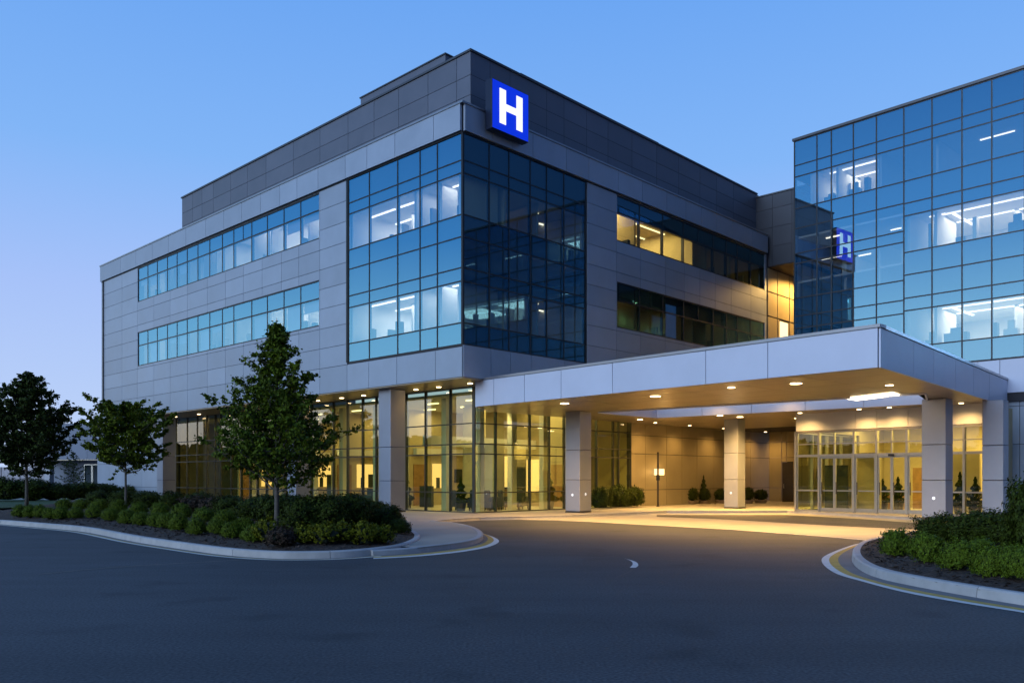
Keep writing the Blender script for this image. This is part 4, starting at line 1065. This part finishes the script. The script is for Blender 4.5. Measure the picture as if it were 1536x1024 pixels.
# --- trees
def tree(label, px, py, H, clear, width, m, seed, n_br=46, leaf=.07, per=24, poly=None, trunk_r=.055, name='tree', prof=None, lean=.0, taper=1.0):
    z = .2
    for _ in range(4):
        c = G(px, py, z); z = bed_z(c, poly) if poly else PV
    rnd = random.Random(seed)
    t = thing(name, (*c, z-.03), label, 'tree')
    tb, lb = MB(), MB(); base = Vector((*c, z-.03))
    tr = [base + Vector((lean*h_*.3+.02*H*noise.noise((h_*2, seed, 0)), .02*H*noise.noise((h_*2, seed, 5)), h_*H)) for h_ in [k/12 for k in range(13)]]
    tb.tube(tr, [trunk_r*(1.35 if k == 0 else 1)*(1-k/12)**.85+.006 for k in range(13)], 9)
    def at(f):
        k = min(11, int(f*12)); return tr[k].lerp(tr[k+1], f*12-k)
    for i in range(n_br):
        f = clear + (.985-clear)*((i+.5)/n_br)**.92; s_ = (f-clear)/(1-clear)
        reach = width*.5*(prof(s_) if prof else (min(1, .55+s_*3.2) if s_ < .16 else (1-((s_-.16)/.84))**.85*.97+.03))*rnd.uniform(.72, 1.14)
        ph = i*2.39996+rnd.uniform(-.3, .3); up = .36+.30*s_+rnd.uniform(-.12, .15)
        d = Vector((math.cos(ph), math.sin(ph), up)); p0 = at(f*.97 - .02*(1-s_))
        pts = [p0]; n_ = 6
        for k in range(1, n_+1):
            q = k/n_; pts.append(p0 + Vector((d.x*reach*q, d.y*reach*q, reach*(up*q*.75+.22*q*q))) + Vector((rnd.gauss(0, .02), rnd.gauss(0, .02), rnd.gauss(0, .02)))*reach)
        r0 = trunk_r*.42*(1-.75*s_); tb.tube(pts, [r0*(1-k/n_)**.8+.003 for k in range(n_+1)], 5)
        nsub = max(4, int(reach*9))
        for k in range(nsub):
            q = .22+.8*(k+rnd.random())/nsub; q = min(q, 1.0)
            kk = min(n_-1, int(q*n_)); bp = pts[kk].lerp(pts[kk+1], q*n_-kk)
            sl = reach*.30*(1.15-q*.7)+.05
            sd = Vector((rnd.gauss(0, 1), rnd.gauss(0, 1), rnd.gauss(.35, .45))).normalized()*sl
            if q > .9: sd = Vector((d.x, d.y, up*1.2)).normalized()*sl*.8
            tip = bp+sd; tb.tube([bp, bp.lerp(tip, .5)+Vector((0, 0, .02)), tip], [.008, .006, .003], 4)
            for c_ in range(3):
                cc = bp.lerp(tip, .35+.35*c_); sg = (.034+.042*rnd.random())*H/5.5
                for _ in range(int(per/3)+1):
                    p = cc + Vector((rnd.gauss(0, sg), rnd.gauss(0, sg), rnd.gauss(0, sg*.75)))
                    add_leaf(lb, p, (rnd.gauss(0, .7), rnd.gauss(0, .7), rnd.gauss(.5, .6)), leaf*rnd.uniform(.6, 1.3), rnd, 1.35)
    tb.build('trunk', M['bark'], t, smooth=True)
    lb.build('crown', m, t, fix=False)
    return t
tree('tall pyramidal green tree in the left bed before the lobby columns', 415, 797, 5.55, .21, 4.0, ML['tree'], 7, 92, .066, 38, bedL, .062,
     prof=lambda s: min(1, .74+s*2.0)*(1-s)**1.12+.025)
tree('small rounded yellow green tree beside the leftmost building column', 188, 767, 4.3, .38, 3.7, ML['tree_lime'], 12, 46, .085, 38, bedL, .05,
     prof=lambda s: math.sin(math.pi*min(1, .28+.72*s))**.7*.98+.03)
tree('dark broad tree on the lawn at the left edge of the photo', 40, 758.5, 7.6, .22, 6.0, ML['tree_dark'], 15, 62, .13, 26, None, .085)
tree('small wispy conifer in front of the low far building', 110, 744, 3.9, .12, 2.6, ML['tree_dark'], 23, 34, .07, 9, None, .05, name='conifer')

# ------------------------------------------------------------------ low far building and fence at the left
FB = Plane(((40-HX)/F*80, 80), (.985, -.17), (-.17, -.985))
far = thing('low_building', (*FB.o, 0), 'low blue grey flat roofed building beyond the trees at far left', 'building')
u0, u1 = 0.5, 14
MB().box(FB, u0, u1, -9, -.04, 4.0, 6.75).build('roof', M['joint'], far)
cladding(FB, [u0, 3.4, 6.4, 9.4, u1], [3.4, 5.2, 6.8], [], o0=-.04, o1=.02).build('fascia', M['far'], far)
MB().box(FB, u0-.05, u1, -.5, .08, 6.8, 6.92).build('coping', M['coping'], far)
MB().box(FB, u0+.4, u1, -9, -2.2, 0, 4.0).build('wall', M['far'], far)
MB().box(FB, u0, u1, -2.3, .0, 3.33, 3.4).build('soffit', M['soffit'], far)
for u_ in (1.9, 8.2): MB().box(FB, u_-.3, u_+.3, -.9, -.3, 0, 3.33).build('column', M['column'], far)
for u_ in (4.9, 5.8, 6.7):
    w = MB().box(FB, u_-.42, u_+.42, -2.2, -2.12, .1, .2).box(FB, u_-.42, u_+.42, -2.2, -2.12, 2.9, 3.0).box(FB, u_-.42, u_-.36, -2.2, -2.12, .2, 2.9).box(FB, u_+.36, u_+.42, -2.2, -2.12, .2, 2.9).build('window', M['alu'], far)
    MB().pane(FB, u_-.36, u_+.36, -2.15, .2, 2.9).build('pane', M['g_sky'], w, fix=False)
FN = Plane(((-40-HX)/F*84, 84), (.995, -.1), (-.1, -.995))
fen = thing('fence', (*FN.o, 0), 'pale boarded fence with dark posts behind the bushes at far left', 'fence')
mb = MB()
for k in range(40): mb.box(FN, k*.3+.005, k*.3+.295, -.03, 0, .3, 2.75)
mb.build('board_panel', M['pale'], fen)
for k in range(7): MB().box(FN, k*2.0-.06, k*2.0+.06, -.14, -.031, 0, 2.85).build('post', M['frame'], fen)
for k in range(6): MB().box(FN, k*2.0+.95, k*2.0+1.0, 0.001, .04, .3, 2.75).build('post', M['frame'], fen)
# dark wood beyond the car park, seen mirrored in the lobby glass
rnd = random.Random(9); mb = MB()
for i in range(9000):
    f = rnd.random(); y = -60+f*170; hh = 8.2+3.2*noise.noise((y*.05, 1, 0))+1.9*noise.noise((y*.21, 4, 0))
    z = hh*rnd.random()**.7; x = -125+rnd.uniform(-5, 5)
    add_leaf(mb, (x, y, z), (1, rnd.gauss(0, .6), rnd.gauss(.2, .6)), rnd.uniform(.7, 1.5), rnd, 1.2)
nb = len(mb.v)
for k in range(171):
    y = -60+k; hh = (8.2+3.2*noise.noise((y*.05, 1, 0))+1.9*noise.noise((y*.21, 4, 0)))*.86
    mb.v += [(-124, y, 0), (-124.5, y, hh*.8), (-126, y, hh), (-128, y, hh*.8), (-128.5, y, 0)]
for k in range(170):
    for q in range(4): mb.f.append((nb+k*5+q, nb+k*5+q+1, nb+(k+1)*5+q+1, nb+(k+1)*5+q))
tag(mb.build('woodland', ML['tree_dark'], fix=False), 'dark wood beyond the car park mirrored in the glass', kind='stuff')

# ------------------------------------------------------------------ things by the wall
c = GR.P(GR.u(986), .08, 0)
wl_ = thing('wall_lamp', GR.P(GR.u(985.5), 0.0, 2.05), 'glowing rectangular box on the beige panelled wall, standing in for a reflected lamp', 'lamp')  # added lamp body, stands in for a lamp shade mirrored in a door
ul = GR.u(985.5)
MB().box(GR, ul-.2, ul+.2, .001, .05, 1.95, 2.2).build('back_plate', M['steel'], wl_)
MB().box(GR, ul-.36, ul+.36, .05, .26, 1.84, 2.20).build('lamp_shade', M['shade'], wl_, bevel=.02)
pt = bpy.data.lights.new('glow_box_light', 'POINT'); pt.energy = 25; pt.color = WARM; pt.shadow_soft_size = .2
po = bpy.data.objects.new('glow_box_light', pt); COL.objects.link(po); po.parent = wl_; po.location = Vector(GR.P(ul, .55, 2.05)) - wl_.location
gp_ = GR.shift(1.0); cpost = gp_.P(gp_.u(987), 0, 0)
post = thing('steel_post', (cpost[0], cpost[1], PV), 'slim dark steel post standing in for a door handle before the glowing box', 'post')
MB().cyl(cpost, .055, PV, 3.1, 12).build('shaft', M['steel'], post); MB().cyl(cpost, .1, PV, PV+.04, 14).build('base', M['steel'], post)
MB().cyl(cpost, .10, 1.55, 1.85, 12).build('call_box', M['frame'], post, bevel=.01)
for (px, lab) in ((1164, 'tiny lit square wall lamp left of the dark service door'), (1193, 'tiny lit wall lamp right of the dark service door')):
    u_ = GR.u(px); w2 = thing('wall_lamp', GR.P(u_, 0, 2.1), lab, 'lamp')
    MB().box(GR, u_-.10, u_+.10, .001, .03, 1.95, 2.3).build('back_plate', M['steel'], w2); MB().box(GR, u_-.07, u_+.07, .03, .12, 2.0, 2.25).build('lamp_shade', M['shade'], w2)

# ------------------------------------------------------------------ furniture seen through the glass
def armchair(loc, rz, label):
    t = thing('armchair', loc, label, 'armchair', 'armchairs in the lobby'); t.rotation_euler = (0, 0, 0)
    q = Plane((loc[0], loc[1]), (math.cos(rz), math.sin(rz)), (math.sin(rz), -math.cos(rz))); z = loc[2]
    MB().box(q, -.33, .33, -.32, .34, z+.16, z+.44).build('seat', M['seat'], t, bevel=.04)
    MB().box(q, -.36, .36, -.46, -.322, z+.16, z+.98).build('backrest', M['seat'], t, bevel=.05)
    for s_ in (-1, 1):
        MB().box(q, s_*.40-.06, s_*.40+.06, -.32, .32, z+.16, z+.64).build('armrest', M['seat'], t, bevel=.03)
    for sx in (-.34, .34):
        for sy in (-.38, .28): MB().box(q, sx-.025, sx+.025, sy-.025, sy+.025, z, z+.16).build('leg', M['steel'], t)
fz0 = PV+.012
CH_ = [(GL, 1.2, 1.6, 'dark lobby armchair nearest the glass corner of the building'), (GL, 2.4, 2.6, 'dark lobby armchair set back from the glass corner'), (GL, 3.3, 1.7, 'dark lobby armchair just right of the broad front column behind the glass'),
    (GR, 1.7, 1.5, 'dark lobby armchair behind the glass at the left end of the canopy'), (GR, 2.9, 1.8, 'second dark lobby armchair from the canopy left end'), (GR, 4.0, 1.4, 'third dark lobby armchair from the canopy left end'), (GR, 4.9, 1.9, 'dark lobby armchair beside the tall cone shaped indoor plant'),
    (GL, 6.9, 1.5, 'dark lobby armchair just left of the broad front column behind the glass'), (GL, 8.2, 1.7, 'second dark lobby armchair left of the broad front column'), (GL, 9.4, 1.4, 'third dark lobby armchair left of the broad front column'), (GL, 10.8, 1.8, 'dark lobby armchair behind the glass right of the front tree'), (GL, 15.5, 1.5, 'dark lobby armchair behind the glass left of the front tree'), (GL, 18.5, 1.6, 'dark lobby armchair behind the glass near the leftmost column')]
for i, (p, u_, d, lab) in enumerate(CH_):
    c = p.P(u_, -d, 0); armchair((c[0], c[1], fz0), .5+i*1.1, lab)
def indoor_plant(c, h, label):
    t = thing('indoor_plant', (c[0], c[1], fz0), label, 'potted plant', 'indoor potted plants')
    MB().cyl(c, .2, fz0, fz0+.42, 16, .27).build('pot', M['steel'], t)
    o = bpy.data.objects.new('foliage', cone_mesh); COL.objects.link(o); o.parent = t; o.location = (0, 0, .40); o.scale = (.95, .95, h)
indoor_plant(GR.P(6.3, -1.1, 0), 1.5, 'cone shaped indoor plant behind the glass left of the canopy column')
indoor_plant(GR.P(7.6, -1.0, 0), 1.15, 'shorter indoor plant touching the canopy column in view behind the glass')
indoor_plant(GL.P(7.6, -2.2, 0), 1.5, 'indoor plant left of the broad front column behind the glass')
indoor_plant(GL.P(2.0, -1.0, 0), 1.2, 'low indoor plant close to the glass corner')
indoor_plant(GL.P(3.9, -4.0, 0), 1.6, 'indoor plant deep in the lobby right of the broad front column')
fz0 = PV+.01
for (x, d, h, lab) in ((1296, 4.5, 1.5, 'tall indoor plant behind the left pane of the central sliding doors'), (1324, 4.0, 1.1, 'indoor plant behind the middle of the sliding doors'), (1347, 3.4, 1.2, 'indoor plant behind the right sliding door pane'), (1463, 1.2, 1.2, 'indoor plant behind glass between the two right columns'), (1440, 1.6, 1.4, 'slim indoor plant behind glass just right of the big canopy column')):
    q = PE.shift(-d); indoor_plant(q.P(q.u(x), 0, 0), h, lab)
q = PE.shift(-5.6); u0, u1 = q.u(1290), q.u(1352)
desk = thing('reception_desk', q.P((u0+u1)/2, 0, fz0), 'long reception desk with dark front behind the sliding doors', 'desk')
MB().box(q, u0, u1, -.7, 0, fz0, 1.05).build('front_panel', M['wood'], desk, bevel=.01); MB().box(q, u0-.08, u1+.08, -.8, .12, 1.052, 1.11).build('counter_top', M['seat'], desk, bevel=.01)
q = GL.shift(-6); u0, u1 = 3.4, 7.4
desk2 = thing('reception_desk', q.P(5.2, 0, PV), 'reception desk in the lobby behind the glass right of the broad front column', 'desk')
MB().box(q, u0, u1, -.7, 0, PV+.012, 1.12).build('front_panel', M['wood'], desk2, bevel=.01); MB().box(q, u0-.08, u1+.08, -.8, .12, 1.122, 1.19).build('counter_top', M['seat'], desk2, bevel=.01)

# ------------------------------------------------------------------ sky, sun, camera
w = bpy.data.worlds.new('World'); S.world = w; w.use_nodes = True
N, L = w.node_tree.nodes, w.node_tree.links; bg = N['Background']
tc = N.new('ShaderNodeTexCoord'); nm = N.new('ShaderNodeVectorMath'); nm.operation = 'NORMALIZE'; L.new(tc.outputs['Generated'], nm.inputs[0])
sx = N.new('ShaderNodeSeparateXYZ'); L.new(nm.outputs[0], sx.inputs[0])
def ramp(stops):
    r = N.new('ShaderNodeValToRGB'); L.new(sx.outputs[2], r.inputs[0]); cr = r.color_ramp; cr.interpolation = 'B_SPLINE' if False else 'LINEAR'
    while len(cr.elements) < len(stops): cr.elements.new(.5)
    for e, (p, c) in zip(cr.elements, stops): e.position = p; e.color = (*c, 1)
    return r.outputs[0]
front = ramp([(0, (.52, .64, .92)), (.08, (.47, .61, .93)), (.2, (.38, .53, .93)), (.34, (.22, .455, .91)), (.5, (.145, .37, .87)), (.75, (.08, .24, .62)), (1, (.06, .18, .5))])
west = ramp([(0, (.98, .82, .70)), (.05, (.95, .88, .82)), (.10, (.95, 1.05, 1.15)), (.17, (.74, .97, 1.12)), (.27, (.20, .50, .88)), (.42, (.06, .25, .60)), (.7, (.06, .20, .55)), (1, (.06, .18, .5))])
east = ramp([(0, (.16, .20, .36)), (.12, (.12, .18, .36)), (.3, (.05, .11, .26)), (.6, (.05, .13, .33)), (1, (.06, .18, .5))])
def fac(v, lo, hi):
    d = N.new('ShaderNodeVectorMath'); d.operation = 'DOT_PRODUCT'; L.new(nm.outputs[0], d.inputs[0]); d.inputs[1].default_value = v
    m_ = N.new('ShaderNodeMapRange'); m_.interpolation_type = 'SMOOTHSTEP'; m_.inputs['From Min'].default_value = lo; m_.inputs['From Max'].default_value = hi
    L.new(d.outputs['Value'], m_.inputs['Value']); return m_.outputs[0]
def mixc(f, a1, b1):
    m_ = N.new('ShaderNodeMix'); m_.data_type = 'RGBA'; L.new(f, m_.inputs[0]); L.new(a1, m_.inputs[6]); L.new(b1, m_.inputs[7]); return m_.outputs[2]
c1_ = mixc(fac((.75, -.66, 0), -.15, .35), front, east)
c2_ = mixc(fac((-.95, -.31, 0), .30, .85), c1_, west)
sky = N.new('ShaderNodeTexSky'); sky.sky_type = 'NISHITA'; sky.sun_disc = False; sky.sun_elevation = R(2); sky.sun_rotation = R(226); sky.ozone_density = 3
ad = N.new('ShaderNodeMix'); ad.data_type = 'RGBA'; ad.blend_type = 'ADD'; ad.inputs[0].default_value = .02
L.new(c2_, ad.inputs[6]); L.new(sky.outputs[0], ad.inputs[7])
L.new(ad.outputs[2], bg.inputs[0]); bg.inputs[1].default_value = 1.0
sl = bpy.data.lights.new('dusk_glow', 'SUN'); sl.energy = 1.5; sl.angle = R(30); sl.color = (.64, .79, 1.0)
so = bpy.data.objects.new('dusk_glow', sl); COL.objects.link(so)
so.rotation_euler = Vector((.70, .68, -.30)).to_track_quat('-Z', 'Y').to_euler()

cam = bpy.data.cameras.new('camera'); co = bpy.data.objects.new('camera', cam); COL.objects.link(co)
co.location = (0, 0, CH); co.rotation_euler = (R(90), 0, 0)
cam.sensor_width = 36; cam.lens = 36*F/1536; cam.shift_x = 0; cam.shift_y = (HY-512)/1536
cam.clip_start = .1; cam.clip_end = 3000
S.camera = co
S.view_settings.view_transform = 'Standard'; S.view_settings.look = 'None'; S.view_settings.exposure = 0; S.view_settings.gamma = 1
S.render.engine = 'CYCLES'
cy = S.cycles; cy.use_denoising = True; cy.max_bounces = 8; cy.transparent_max_bounces = 16; cy.sample_clamp_indirect = 4
cy.caustics_reflective = False; cy.caustics_refractive = False; cy.blur_glossy = .5
